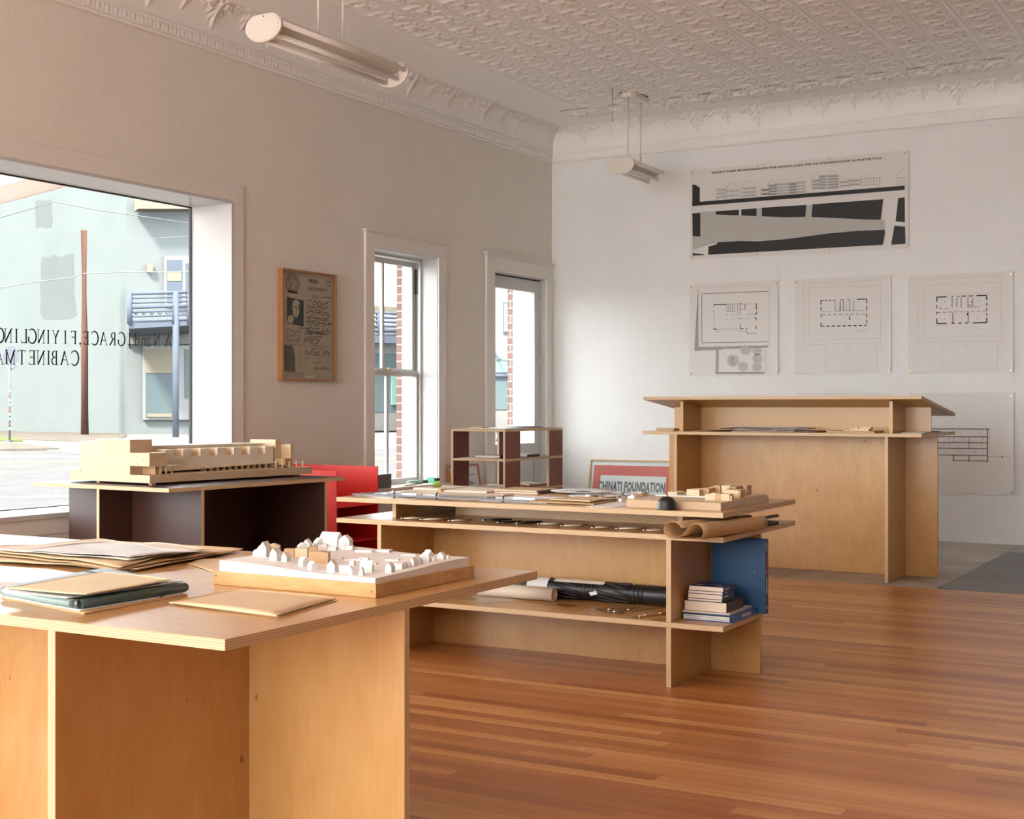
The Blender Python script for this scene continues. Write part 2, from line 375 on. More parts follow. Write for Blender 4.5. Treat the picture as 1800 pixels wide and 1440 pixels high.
def dome(x, y, strokes):
    """height of leaf strokes [(points, radius at start, radius at end, height)] at a place"""
    h = 0
    for pts, ra, rb_, hh in strokes:
        n = len(pts)-1
        for i in range(n):
            (ax, ay), (bx, by) = pts[i], pts[i+1]; dx, dy = bx-ax, by-ay; L = dx*dx+dy*dy or 1e-9
            t = max(0, min(1, ((x-ax)*dx+(y-ay)*dy)/L)); d2 = (x-ax-dx*t)**2+(y-ay-dy*t)**2; r = ra+(rb_-ra)*(i+t)/n
            if d2 < r*r: h = max(h, hh*math.sqrt(1-d2/(r*r)))
    return h
BIG = [([(0, .215), (0, .12), (0, .04)], .017, .006, .024), ([(.004, .16), (.03, .11), (.045, .085)], .012, .006, .018), ([(.01, .18), (.05, .15), (.072, .125)], .013, .006, .018), ([(0, .13), (.018, .075)], .010, .005, .016),
       (spiral(.078, .200, .034, 1.3, -2.2), .012, .007, .022), ([(0, .20), (.022, .235), (.03, .255)], .014, .007, .018), ([(.11, .205), (.135, .165), (.16, .175), (.175, .20), (.195, .205)], .011, .007, .015), ([(.12, .18), (.128, .15)], .008, .005, .012), ([(.15, .20), (.165, .235)], .009, .005, .012), ([(.05, .225), (.075, .25)], .010, .006, .014)]
SML = [([(0, .20), (0, .14), (0, .085)], .014, .005, .020), ([(0, .19), (.028, .145), (.036, .13)], .010, .005, .015), ([(0, .20), (.04, .185), (.05, .175)], .010, .005, .015), ([(0, .20), (.03, .225), (.035, .24)], .010, .006, .014), ([(0, .199), (0, .201)], .022, .022, .018),
       ([(.045, .215), (.07, .205), (.088, .222), (.105, .205)], .009, .007, .013), ([(.07, .20), (.078, .17)], .007, .004, .010)]
_cr = {}
def cove_relief(s, v):
    if .13 < v < .31:
        q = (v-.13)/.18; c = (s % .075)/.075
        return .013*max(0, 1-abs(c-.5)*2.4)*max(0, 1-abs(q-.5)*2.0)**.5 + .009*(abs(c-.02) < .06 or c > .96)
    if v < .39: return 0
    k = s % .60; y = (v-.38)/.62*.27; key = (round(k, 4), round(y, 4))
    if key not in _cr: _cr[key] = max(dome(min(k, .60-k), y, BIG), dome(abs(k-.30), y, SML))
    return _cr[key]
def cove(name, along, s0, s1, n):
    b = MB()
    def fn(u, v):
        s = s0+(s1-s0)*u; d, z, nd, nz = cove_profile(v); h = cove_relief(s+.09, v); d += h*nd; z += h*nz
        return (s, YB-d, z) if along == 'x' else (XL+d, s, z)
    b.grid(fn, n, 44)
    return b.build(name, 'white_plaster_relief', **st)
cove('trim_1', 'x', XL, XL+.009375*600, 600); cove('trim_2', 'y', YB-.009375*980, YB, 980)
MB().box(-.9, XR, YB-.1, YB, 3.65, ZC).build('trim_3', 'white_plaster_relief', **st)
def relief_field(name, x0, y0, nx, ny, px, table, tx, ty, z):
    """a sheet of pressed tin hanging from the ceiling: a height table repeated tx by ty samples"""
    vs = [(x0+i*px, y0+j*px, z-table[i % tx][j % ty]) for i in range(nx+1) for j in range(ny+1)]
    fs = [(i*(ny+1)+j, i*(ny+1)+j+1, (i+1)*(ny+1)+j+1, (i+1)*(ny+1)+j) for i in range(nx) for j in range(ny)]
    me = bpy.data.meshes.new(name); me.from_pydata(vs, [], fs); me.polygons.foreach_set('use_smooth', [True]*len(fs)); me.materials.append(MATS['pressed_tin']); me.update()
    o = bpy.data.objects.new(name, me); C.objects.link(o); o['kind'] = 'structure'; return o
T_, PT = .305, .305/32
SPRIG = [(spiral(.085, .085, .040, 1.25, 2.6), .013, .007, .014), ([(.085, .125), (.14, .15), (.20, .13), (.235, .16)], .014, .007, .014), ([(.14, .15), (.16, .20), (.13, .245)], .012, .006, .013), (spiral(.21, .225, .036, 1.2, .4, -1), .012, .007, .014),
         ([(.20, .13), (.22, .085), (.255, .07)], .012, .006, .012), ([(.10, .05), (.15, .04), (.19, .055)], .011, .006, .012), ([(.05, .16), (.06, .21), (.09, .235)], .012, .006, .012), ([(.09, .235), (.11, .275)], .010, .005, .011), ([(.25, .12), (.275, .165)], .010, .005, .010), ([(.17, .255), (.165, .29)], .010, .005, .010), ([(.04, .04), (.045, .075)], .010, .006, .010), ([(.235, .27), (.265, .285)], .009, .005, .010)]
tab = []
for i in range(32):
    row = []
    for j in range(32):
        x, y = i*PT, j*PT; h = dome(x, y, SPRIG)*1.15+.002*abs(noise.noise(Vector((x*60, y*60, 0))))
        if i in (0, 3): h = .007
        if i in (1, 2): h = -.001
        if i == 4: h *= .3
        row.append(h)
    tab.append(row)
relief_field('ceiling', -5.72, 11.32-PT*560, 476, 560, PT, tab, 32, 32, ZC-.004)
BRD = [(spiral(.10, .22, .07, 1.2, 3.4), .022, .010, .024), (spiral(.27, .17, .065, 1.2, .3, 1), .022, .010, .024), ([(.10, .29), (.16, .30), (.20, .24), (.21, .17)], .018, .012, .02), ([(.27, .105), (.33, .09), (.37, .14)], .018, .010, .02), ([(.05, .30), (.02, .34)], .016, .008, .018), ([(.16, .30), (.19, .35)], .016, .008, .018),
       ([(.04, .16), (.02, .10), (.06, .06)], .016, .009, .018), ([(.20, .10), (.17, .05)], .016, .008, .018), ([(.31, .23), (.35, .28), (.33, .34)], .016, .008, .018), ([(.25, .26), (.26, .32)], .015, .008, .016), ([(.12, .12), (.13, .07)], .014, .008, .016)]
tab2 = [[0 if j > 41 else dome(i*.4/42, j*PT, BRD)+(.010 if j in (0, 41) else 0) for j in range(46)] for i in range(42)]
relief_field('ceiling', -5.95, 11.33, 500, 44, PT, tab2, 42, 46, ZC-.003)
b = MB()
for x in (-4.45, -3.05, -1.7): b.box(x, x+.004, 11.80, 12.0, ZC-.002, ZC-.0005)
# ------------------------------------------------------------------ left wall openings
def part(p, name, mats, fn, **kw):
    b = MB(); fn(b); return b.build(name, mats, p, **kw)
w1 = empty('window_1', (XL, 5.2, .53), None, None); w1['kind'] = 'structure'
part(w1, 'casing', 'casing_paint', lambda b: (b.box(XL, XL+.018, 2.98, 7.464, 2.61, 2.735), b.box(XL, XL+.018, 7.344, 7.464, .41, 2.61),
     b.box(XL, XL+.018, 2.98, 7.464, .41, .53)), bevel=.002)
part(w1, 'jamb_lining', 'white_paint', lambda b: (b.box(-6.845, XL+.02, 3.1, 7.344, 2.60, 2.622), b.box(-6.845, XL+.02, 7.335, 7.357, .53, 2.61),
     b.box(-6.845, XL+.02, 3.1, 3.112, .53, 2.61)), bevel=.001)
part(w1, 'sill', 'white_paint', lambda b: b.box(-6.9, XL+.035, 3.1, 7.35, .505, .535), bevel=.003)
part(w1, 'pane', 'window_glass', lambda b: b.box(-6.848, -6.838, 3.12, 7.325, .54, 2.60))
part(w1, 'glazing_bead', 'matt_black', lambda b: (b.box(-6.85, -6.832, 7.323, 7.333, .54, 2.60), b.box(-6.85, -6.832, 3.11, 7.33, .533, .541), b.box(-6.85, -6.832, 3.11, 7.33, 2.592, 2.60)))
# serif lettering painted on the glass, read from the street
def strokes(ch):
    T, t, s = .12, .055, .05     # thick, thin, serif height
    V = lambda x, y0=0, y1=1, w=T: [((x, y0), (x, y1), w, w)]
    sf = lambda x, y, w=.28: [((x-w/2, y), (x+w/2, y), .045, .045)]
    def arc(cx, cy, rx, ry, a0, a1, w0, w1, n=12, wm=None):
        o = []; P = []
        for i in range(n+1):
            a = math.radians(a0+(a1-a0)*i/n); q = i/n
            w = (w0+(w1-w0)*q) if wm is None else w0+(wm-w0)*math.sin(q*PI)
            P.append(((cx+rx*math.cos(a), cy+ry*math.sin(a)), w))
        for i in range(n): o.append((P[i][0], P[i+1][0], P[i][1], P[i+1][1]))
        return o
    D = {
    'A': lambda: [((.06, 0), (.40, 1), t, t), ((.39, 1), (.74, 0), T, T), ((.18, .36), (.62, .36), t, t)]+sf(.06, .02, .22)+sf(.74, .02, .26),
    'N': lambda: V(.14, w=t)+[((.10, 1), (.70, 0), T, T)]+V(.70, w=t)+sf(.14, .02)+sf(.08, .98, .2)+sf(.70, .98),
    'J': lambda: V(.22, -.1, 1)+sf(.22, .98)+arc(.10, -.1, .12, .12, 0, -150, T, t, 6),
    'G': lambda: arc(.48, .5, .42, .52, 48, 325, t, t, 16, T*1.15)+V(.82, .08, .42)+sf(.82, .42, .24),
    'C': lambda: arc(.48, .5, .42, .52, 48, 315, t, t, 16, T*1.15)+[((.76, .80), (.76, .95), t, t)],
    'R': lambda: V(.14)+arc(.30, .74, .24, .24, 90, -90, t, t, 9, T)+[((.14, .98), (.30, .98), t, t), ((.14, .50), (.30, .50), t, t), ((.32, .5), (.70, 0), T, T)]+sf(.14, .02)+sf(.70, .02, .2),
    'E': lambda: V(.14)+[((.0, .98), (.56, .98), t, t), ((.14, .52), (.46, .52), t, t), ((0, .02), (.60, .02), t, t), ((.56, .98), (.56, .84), t, t), ((.46, .60), (.46, .44), t, t), ((.60, .02), (.60, .16), t, t)],
    'F': lambda: V(.14)+[((.0, .98), (.56, .98), t, t), ((.14, .52), (.46, .52), t, t), ((.56, .98), (.56, .84), t, t), ((.46, .60), (.46, .44), t, t)]+sf(.14, .02),
    'L': lambda: V(.14)+[((0, .02), (.60, .02), t, t), ((.60, .02), (.62, .18), t, t)]+sf(.14, .98),
    'I': lambda: V(.14)+sf(.14, .02)+sf(.14, .98),
    'Y': lambda: [((.04, 1), (.34, .45), T, T), ((.62, 1), (.34, .45), t, t)]+V(.34, 0, .48)+sf(.34, .02)+sf(.04, .98, .22)+sf(.62, .98, .22),
    'T': lambda: V(.36)+[((.02, .98), (.70, .98), t, t), ((.03, .98), (.03, .84), t, t), ((.70, .98), (.70, .84), t, t)]+sf(.36, .02),
    'B': lambda: V(.14)+arc(.30, .76, .22, .22, 90, -90, t, t, 9, T)+arc(.32, .27, .26, .26, 90, -90, t, t, 9, T)+[((0, .98), (.3, .98), t, t), ((.14, .53), (.3, .53), t, t), ((0, .015), (.3, .015), t, t)],
    'M': lambda: V(.12, w=t)+[((.10, 1), (.46, .08), T, T), ((.46, .08), (.80, 1), t, t)]+V(.80)+sf(.12, .02)+sf(.80, .02)+sf(.06, .98, .2)+sf(.84, .98, .2),
    'a': lambda: V(.42, .05, .45, .09)+arc(.24, .45, .18, .17, 10, 150, .08, .07, 6)+arc(.22, .16, .18, .16, 80, 330, .05, .08, 10)+[((.42, .05), (.52, .02), .06, .05)],
    'n': lambda: V(.12, 0, .6, .09)+arc(.30, .42, .18, .18, 150, 0, .05, .09, 7)+V(.48, 0, .42, .09)+sf(.12, .02, .22)+sf(.48, .02, .22),
    'd': lambda: V(.46, 0, 1, .09)+arc(.26, .30, .22, .30, 40, 320, .05, .05, 14, .10)+sf(.42, .98, .14),
    ',': lambda: arc(.10, .06, .05, .05, 0, 360, .1, .1, 8)+[((.14, .04), (.06, -.16), .06, .03)],
    }
    return D[ch]()
XT = -6.832
yl = lambda px: PX(px, 600, XT).y
lt = MB()
def put(ch, px, base, hgt, wid):
    ss = strokes(ch); xs = [p[0] for s_ in ss for p in (s_[0], s_[1])]; x0, x1 = min(xs), max(xs); yc = yl(px)
    for (a, c, w0, w1) in ss:
        f = lambda p: Vector((0, yc-((p[0]-(x0+x1)/2))*hgt*wid, base+p[1]*hgt))
        A, B = f(a), f(c); d = (B-A); 
        if d.length < 1e-6: continue
        nrm = Vector((0, -d.z, d.y)).normalized()*hgt*.5
        q = [A+nrm*w0, B+nrm*w1, B-nrm*w1, A-nrm*w0]
        for k in q: k.x = XT
        lt.prism(q, (-.001, 0, 0))
zb = lambda px: 1.565+(px/301)*.027
for ch, px in zip('ANandJGRACE,FIYINGLING', (296, 276, 261, 252.5, 241, 228.5, 213, 198, 182, 167, 152, 141, 130, 115, 98, 85, 72.5, 56, 43, 29, 14.5, -1)):
    put(ch, px, zb(px), .086, .90)
for ch, px in zip('CABINETMA', (132, 113.5, 96.5, 85.5, 72, 57, 38.5, 18.5, -2)):
    put(ch, px, zb(px)-.135, .090, .92)
lt.build('lettering', 'black_ink', w1)
# sash window
w2 = empty('window_2', (XL, 9.53, .5), None, None); w2['kind'] = 'structure'
part(w2, 'casing', 'casing_paint', lambda b: (b.box(XL, XL+.022, 8.935, 9.055, .44, 2.47), b.box(XL, XL+.022, 10.015, 10.135, .44, 2.47),
     b.box(XL, XL+.026, 8.93, 10.14, 2.47, 2.585)), bevel=.002)
part(w2, 'head_moulding', 'casing_paint', lambda b: (b.box(XL, XL+.05, 8.905, 10.165, 2.588, 2.604), b.box(XL, XL+.036, 8.92, 10.15, 2.574, 2.588)), bevel=.004)
part(w2, 'jamb_lining', 'white_paint', lambda b: (b.box(-6.845, XL+.004, 10.010, 10.03, .5, 2.47), b.box(-6.845, XL+.004, 9.04, 9.060, .5, 2.47), b.box(-6.845, XL+.004, 9.055, 10.015, 2.462, 2.48),
     b.box(-6.655, -6.635, 9.988, 10.012, .5, 2.465), b.box(-6.655, -6.635, 9.058, 9.08, .5, 2.465), b.box(-6.655, -6.635, 9.06, 10.01, 2.44, 2.465)), bevel=.001)
part(w2, 'sill', 'casing_paint', lambda b: (b.box(-6.84, XL+.06, 8.90, 10.17, .475, .502), b.box(XL, XL+.02, 8.93, 10.14, .36, .475)), bevel=.004)
def sash(b, x0, x1, z0, z1, stile=.045, mid=True):
    b.box(x0, x1, 9.06, 9.06+stile, z0, z1); b.box(x0, x1, 10.01-stile, 10.01, z0, z1)
    b.box(x0, x1, 9.06+stile, 10.01-stile, z1-.045, z1); b.box(x0, x1, 9.06+stile, 10.01-stile, z0, z0+.05)
    if mid: b.box(x0+.006, x1-.006, 9.520, 9.55, z0+.05, z1-.045)
Zm = PX(690, 652, -6.69).z
part(w2, 'lower_sash', 'white_paint', lambda b: sash(b, -6.70, -6.66, .503, Zm), bevel=.002)
part(w2, 'upper_sash', 'white_paint', lambda b: sash(b, -6.745, -6.705, Zm-.03, 2.44), bevel=.002)
part(w2, 'pane', 'window_glass', lambda b: b.box(-6.683, -6.679, 9.10, 9.97, .55, Zm-.04))
part(w2, 'pane', 'window_glass', lambda b: b.box(-6.727, -6.723, 9.10, 9.97, Zm, 2.40))
sp = part(w2, 'sash_balance', 'matt_black', lambda b: [b.tube([(-6.69+.005*math.cos(i*1.2), 10.003-.001+.003*math.sin(i*1.2), Zm+.02+i*.0022) for i in range(380)], .0016, 5), b.box(-6.70, -6.68, 9.998, 10.006, 2.16, 2.38)], label='black coil sash balance')
part(w2, 'sash_lock', 'brass', lambda b: (b.box(-6.70, -6.665, 9.55, 9.60, Zm, Zm+.008), b.lathe([(.012, 0), (.012, .012), (.005, .018)], (-6.682, 9.575, Zm+.006), 12)), label='brass sash lock')
# glazed door
dr = empty('door_1', (XL, 11.5, 0), None, None); dr['kind'] = 'structure'
part(dr, 'casing', 'casing_paint', lambda b: (b.box(XL, XL+.022, 10.834, 10.984, 0, 2.44), b.box(XL, XL+.022, 12.0, 12.142, 0, 2.44), b.box(XL, XL+.026, 10.83, 12.145, 2.44, 2.585)), bevel=.002)
part(dr, 'head_moulding', 'casing_paint', lambda b: (b.box(XL, XL+.05, 10.80, 12.148, 2.588, 2.606), b.box(XL, XL+.036, 10.82, 12.146, 2.574, 2.588)), bevel=.004)
part(dr, 'jamb_lining', 'white_paint', lambda b: (b.box(-6.845, XL+.004, 11.995, 12.015, 0, 2.44), b.box(-6.845, XL+.004, 10.97, 10.99, 0, 2.44), b.box(-6.845, XL+.004, 10.99, 12.0, 2.43, 2.445)))
def leaf(b):
    x0, x1 = -6.565, -6.52; y0, y1 = 10.992, 11.985; z1 = 2.415
    b.box(x0, x1, y0, 11.095, .01, z1); b.box(x0, x1, 11.86, y1, .01, z1); b.box(x0, x1, 11.095, 11.86, 2.30, z1); b.box(x0, x1, 11.095, 11.86, .70, .81)
    b.box(x0, x1, 11.095, 11.86, .01, .20); b.box(x0+.012, x1-.012, 11.095, 11.86, .20, .70)
    b.box(x0+.004, x1-.006, 11.15, 11.80, .25, .65)
part(dr, 'door_leaf', 'white_paint', leaf, bevel=.003)
part(dr, 'pane', 'window_glass', lambda b: b.box(-6.545, -6.54, 11.09, 11.865, .80, 2.31))
part(dr, 'gap_seal', 'matt_black', lambda b: b.box(-6.56, -6.525, 10.992, 11.985, 2.416, 2.4285))
for zc in (2.18, 1.62, .98, .30):
    part(dr, 'hinge', 'cream_enamel', lambda b: (b.tube([(-6.508, 11.99, zc-.05), (-6.508, 11.99, zc+.05)], .008, 8), b.box(-6.522, -6.514, 11.95, 11.985, zc-.045, zc+.045), b.lathe([(.009, 0), (.004, .012)], (-6.508, 11.99, zc+.05), 8)))
part(dr, 'pull_strap', 'hard_leather', lambda b: b.prism([(-6.505, 11.07+.03*math.sin(t/9*PI), .95-.012*t) for t in range(10)]+[(-6.505, 11.082+.03*math.sin(t/9*PI), .95-.012*t) for t in range(9, -1, -1)], (.006, 0, 0)))

# ================================================================== OUTSIDE
GZ = -.15
b = MB(); b.box(-120, -6.96, -40, 140, GZ-.3, GZ); b.build('street', 'asphalt', kind='structure')
def strip(name, m, pix, z0, z1, label=None):
    pts = [PZ(x, y, z1) for x, y in pix]; b = MB(); b.prism([(p.x, p.y, z1) for p in pts], (0, 0, z0-z1)); return b.build(name, m, kind='structure')
strip('pavement', 'pavement', [(-160, 771), (-160, 783), (60, 788), (140, 798), (180, 803), (560, 792), (1500, 776), (1500, 756), (340, 759), (225, 762)], GZ, GZ+.02)
strip('pavement', 'dry_dirt', [(-160, 755), (-160, 771), (60, 773), (200, 777), (222, 766), (222, 762)], GZ, GZ+.05)
strip('pavement', 'dry_dirt', [(-160, 776), (-160, 792), (40, 789), (105, 788), (25, 778)], GZ, GZ+.06)
strip('pavement', 'grass_green', [(-160, 766), (-160, 770), (40, 774), (25, 769)], GZ, GZ+.09)
for pix, m in (([(-200, 814), (-200, 816.5), (700, 806), (700, 804.6)], 'road_yellow'), ([(-200, 878), (-200, 880), (124, 873), (124, 871.5)], 'road_white'), ([(-200, 799), (-200, 801.5), (180, 803.5), (180, 802)], 'road_white')):
    strip('road_marking', m, pix, GZ+.001, GZ+.006)
A1 = Vector((-46.36, 45.475, GZ)); A0 = Vector((-58.888, 48.825, GZ)); da = (A0-A1).normalized(); na = Vector((-da.y, da.x, 0))
if na.dot(A1) < 0: na = -na
def block(name, p, d, L, nrm, D, z0, z1, m, parent=None, **kw):
    b = MB(); q = [p, p+d*L, p+d*L+nrm*D, p+nrm*D]; b.prism([(v.x, v.y, z0) for v in q], (0, 0, z1-z0)); return b.build(name, m, parent, **kw)
ba = empty('building', A1, 'large blank stucco building across the street, behind the wooden utility pole', 'building')
block('wall', A1, da, 45, na, 14, GZ, 14, 'grey_stucco', ba)
def patch(px0, px1, py0, py1):
    ps = []
    for k in range(22):
        a = 2*PI*k/22; q = .82+.18*abs(noise.noise(Vector((k*1.7, px0, 0)))*2)
        x = (px0+px1)/2+(px1-px0)/2*max(-1, min(1, math.cos(a)*1.35))*q; y = (py0+py1)/2+(py1-py0)/2*max(-1, min(1, math.sin(a)*1.3))*q
        d = _ray(x, y); t = (A1-CP).dot(na)/d.dot(na); ps.append(CP+d*t-na*.006)
    b = MB(); b.prism(ps, na*.005); b.build('stain', 'stain_stucco', ba, label='darker repaired plaster patch')
patch(66, 136, 442, 572); patch(60, 94, 350, 402)
# wing with balcony
B1 = Vector((-46.36, 45.475, GZ)); B2 = PZ(560, 761.0, GZ); db = (B2-B1).normalized(); nb = Vector((-db.y, db.x, 0))
if nb.dot(B1) < 0: nb = -nb
bb = empty('building', B1, 'pale building with upstairs balcony and shop window, at the right edge of the big window', 'building')
block('wall', B1, db, (B2-B1).length*.62, nb, 8, GZ, 16, 'pale_stucco', bb)
def onB(x, y, off=0):
    d = _ray(x, y); t = (B1-nb*off-CP).dot(nb)/d.dot(nb); return CP+d*t
def panelB(name, m, x0, x1, y0, y1, off, th, parent=bb):
    b = MB(); b.prism([onB(x0, y0, off), onB(x1, y0, off), onB(x1, y1, off), onB(x0, y1, off)], -nb*th); return b.build(name, m, parent)
wf = panelB('shop_window', 'white_stucco', 251, 338, 608, 738, 0, .25); panelB('pane', 'dim_shop_glass', 256, 304, 614, 733, .25, .05, wf); panelB('blind', 'cream_board', 256, 304, 614, 656, .30, .04, wf)
panelB('pane', 'dim_shop_glass', 325, 332, 614, 700, .25, .05, wf); panelB('counter', 'cream_board', 258, 302, 727, 733, .31, .04, wf)
wg = panelB('upper_window', 'white_stucco', 288, 345, 451, 536, 0, .25); panelB('pane', 'steel_blue_paint', 293, 320, 457, 532, .25, .04, wg); panelB('curtain', 'cream_board', 294, 319, 478, 494, .30, .02, wg); panelB('pane', 'steel_blue_paint', 326, 333, 463, 532, .25, .04, wg)
panelB('fascia', 'cream_board', 236, 345, 350, 372, .2, 1.0); panelB('fascia', 'pavement', 224, 345, 583, 605, 0, .3); panelB('wall_lamp', 'cream_board', 257, 267, 465, 478, 0, .3)
# balcony
OB = 7.0
bal = MB()
def segB(b, x0, y0, x1, y1, r, o0=OB, o1=OB): b.tube([onB(x0, y0, o0), onB(x1, y1, o1)], r, 6)
MBb = MB(); MBb.prism([onB(226, 567, OB), onB(350, 562, OB), onB(350, 571, OB), onB(226, 578, OB)], (lambda q: Vector((q.x, q.y, 0)))(onB(229, 570, .3)-onB(226, 570, OB))); MBb.build('balcony_floor', 'steel_blue_paint', bb)
for k in range(7):
    y = 516+k*8; segB(bal, 228, y+.5, 350, y-3, .05+.03*(k in (0, 3)))
for x in (228, 307, 333): segB(bal, x, 514, x, 570, .11)
for k in range(14): segB(bal, 232+k*7, 545+8*(k % 2), 239+k*7, 545+8*((k+1) % 2), .03)
bal.build('balcony_railing', 'steel_blue_paint', bb)
b = MB(); b.tube([onB(309, 772.5, OB), onB(309, 512, OB)], .13, 8); b.build('balcony_post', 'steel_blue_paint', bb)
# far buildings seen through the sash window and the door
def far(name, label, xa, ya, xb, yb_, h, m):
    p, q = PZ(xa, ya, GZ), PZ(xb, yb_, GZ); d = (q-p).normalized(); n = Vector((-d.y, d.x, 0)); n = n if n.dot(p) > 0 else -n
    e = empty('building', p, label, 'building'); block('wall', p, d, (q-p).length, n, 6, GZ, h, m, e)
    def on(x, y, off=0):
        r = _ray(x, y); t = (p-n*off-CP).dot(n)/r.dot(n); return CP+r*t
    def pan(nm, mm, x0, x1, y0, y1, off=0, th=.2, dy=0, par=None):
        b = MB(); b.prism([on(x0, y0, off), on(x1, y0+dy, off), on(x1, y1+dy, off), on(x0, y1, off)], -n*th); return b.build(nm, mm, par or e)
    return e, on, pan, n
e, on, pan, n = far('building', 'low white building with railed terrace seen through the sash window', 600, 762, 760, 759, 5.0, 'white_stucco')
pan('parapet', 'cream_board', 600, 760, 535, 545, 0, .2, 8); pan('fascia', 'steel_blue_paint', 600, 760, 590, 603, .0, .8, 3)
rl = MB()
for k in range(6): rl.tube([on(600, 547+k*8, .5), on(760, 555+k*7, .5)], .09, 6)
for x in (640, 664, 700, 740): rl.tube([on(x, 547, .5), on(x, 594, .5)], .1, 6)
rl.build('terrace_railing', 'steel_blue_paint', e)
pan('shop_window', 'dim_shop_glass', 600, 760, 620, 724, 0, .15, 3); pan('shop_door', 'green_pane', 687, 706, 660, 712, .15, .1)
pan('plinth', 'pavement', 600, 760, 726, 757, 0, .5, 0)
e, on, pan, n = far('building', 'tall white building with green window seen through the glazed door', 830, 763, 1000, 763, 13, 'white_stucco')
f = pan('upper_window', 'steel_blue_paint', 884, 900, 531, 586, 0, .12); pan('pane', 'green_pane', 886, 898, 534, 583, .12, .05, 0, f)
pan('shop_window', 'dim_shop_glass', 840, 960, 632, 720, 0, .1); pan('clerestory', 'green_pane', 840, 960, 636, 655, .1, .05); pan('fascia', 'steel_blue_paint', 840, 960, 657, 662, .1, .2)
b = MB(); b.tube([on(893, 612, 0), on(910, 632, 1.2)], .06, 6); b.tube([on(868, 618, 0), on(880, 632, 1.2)], .05, 6); b.build('canopy_stay', 'steel_blue_paint', e)
pan('plinth', 'pavement', 840, 960, 722, 762, 0, .4)
# pole, sign, wires
pb = PZ(149, 766, GZ); b = MB(); b.tube([pb, pb+Vector((-.12, .1, 4)), pb+Vector((-.05, 0, 9.06))], [.17, .155, .14], 12)
b.build('utility_pole', 'pole_wood', label='brown wooden utility pole across the street', cat='pole')
sb = PZ(17, 778, GZ); e = empty('street_sign', sb, 'round road sign seen from behind on a sticker-covered post', 'sign')
b = MB(); b.tube([sb, sb+Vector((0, 0, 2.9))], .038, 6); b.box(sb.x-.15, sb.x+.15, sb.y-.15, sb.y+.15, GZ+.03, GZ+.08); b.build('post', 'sign_metal', e)
v = (sb-CP); v.z = 0; v.normalize(); u = Vector((-v.y, v.x, 0)); cz = PZ(17, 778, GZ); tt = (sb-CP).dot(FW); ctr = CP+_ray(19.5, 629.5)*tt
b = MB(); b.prism([ctr+v*.05+u*(.285*math.cos(2*PI*k/28))+Vector((0, 0, .44*math.sin(2*PI*k/28))) for k in range(28)], v*.01); b.build('sign_plate', 'sign_metal', e)
for i, (dx, dz) in enumerate(((.16, -.27), (-.05, -.30), (-.2, -.22), (.1, -.36))):
    c = ctr+v*.045+u*dx+Vector((0, 0, dz)); b = MB(); b.prism([c+u*(.045*math.cos(a))+Vector((0, 0, .05*math.sin(a))) for a in [k*PI/4 for k in range(8)]], -v*.004); b.build('sticker', ('blue_sticker', 'white_paint')[i % 2], e)
for k in range(9):
    c = sb-v*.045+Vector((0, 0, .5+k*.17)); b = MB(); b.prism([c+u*x+Vector((0, 0, z)) for x, z in ((-.03, -.04), (.03, -.04), (.03, .04), (-.03, .04))], -v*.006); b.build('sticker', ('white_paint', 'terracotta', 'blue_sticker')[k % 3], e)
def wire(name, pts, t, r, m, label):
    P = [CP+_ray(x, y)*tq for (x, y), tq in zip(pts, t)]; b = MB(); b.tube(P, r, 6); b.build(name, m, label=label, cat='cable', group='overhead cables across the street')
wire('overhead_cable', [(-300, 470), (95, 355), (180, 371), (260, 382), (400, 402)], [45]*5, .016, 'wire_black', 'thin dark overhead cable running highest, past the cream fascia')
wire('overhead_cable', [(-200, 540), (0, 506), (60, 496), (110, 490), (126, 488), (143, 481)], [56]*6, .024, 'cable_white', 'thick pale cable sagging to the left of the utility pole')
wire('overhead_cable', [(146, 481), (200, 479), (335, 477.5), (500, 476)], [56]*4, .022, 'cable_white', 'thick pale cable running to the right of the utility pole')
wire('overhead_cable', [(156, 428), (268, 419), (340, 415), (500, 408)], [56]*4, .008, 'cable_white', 'thin pale wire above the pale lamp box, right of the pole')
wire('overhead_cable', [(-200, 395), (0, 405), (145, 411)], [56]*3, .008, 'cable_white', 'thin pale wire meeting the top of the pole from the left')
pt = PZ(320, 762, GZ); e = empty('potted_plant', pt, 'small leafy plant in a terracotta pot beside the far shop window', 'plant')
b = MB(); b.lathe([(.30, 0), (.42, .55), (.50, .95), (.50, 1.1), (.42, 1.1)], (pt.x, pt.y, GZ), 18); b.build('pot', 'terracotta', e)
b = MB(); b.tube([(pt.x, pt.y, GZ+1), (pt.x-.1, pt.y, GZ+2.0)], .05, 6)
for k in range(90):
    c = Vector((pt.x-.25+random.gauss(0, .38), pt.y+random.gauss(0, .35), GZ+2.3+random.gauss(0, .4))); a = random.random()*6; d = Vector((math.cos(a), math.sin(a), random.uniform(-.5, .8)))*.2; e2 = Vector((-d.y, d.x, .05))*.4
    b.quad(c-d, c+e2, c+d, c-e2)
b.build('foliage', 'leaf_green', e)
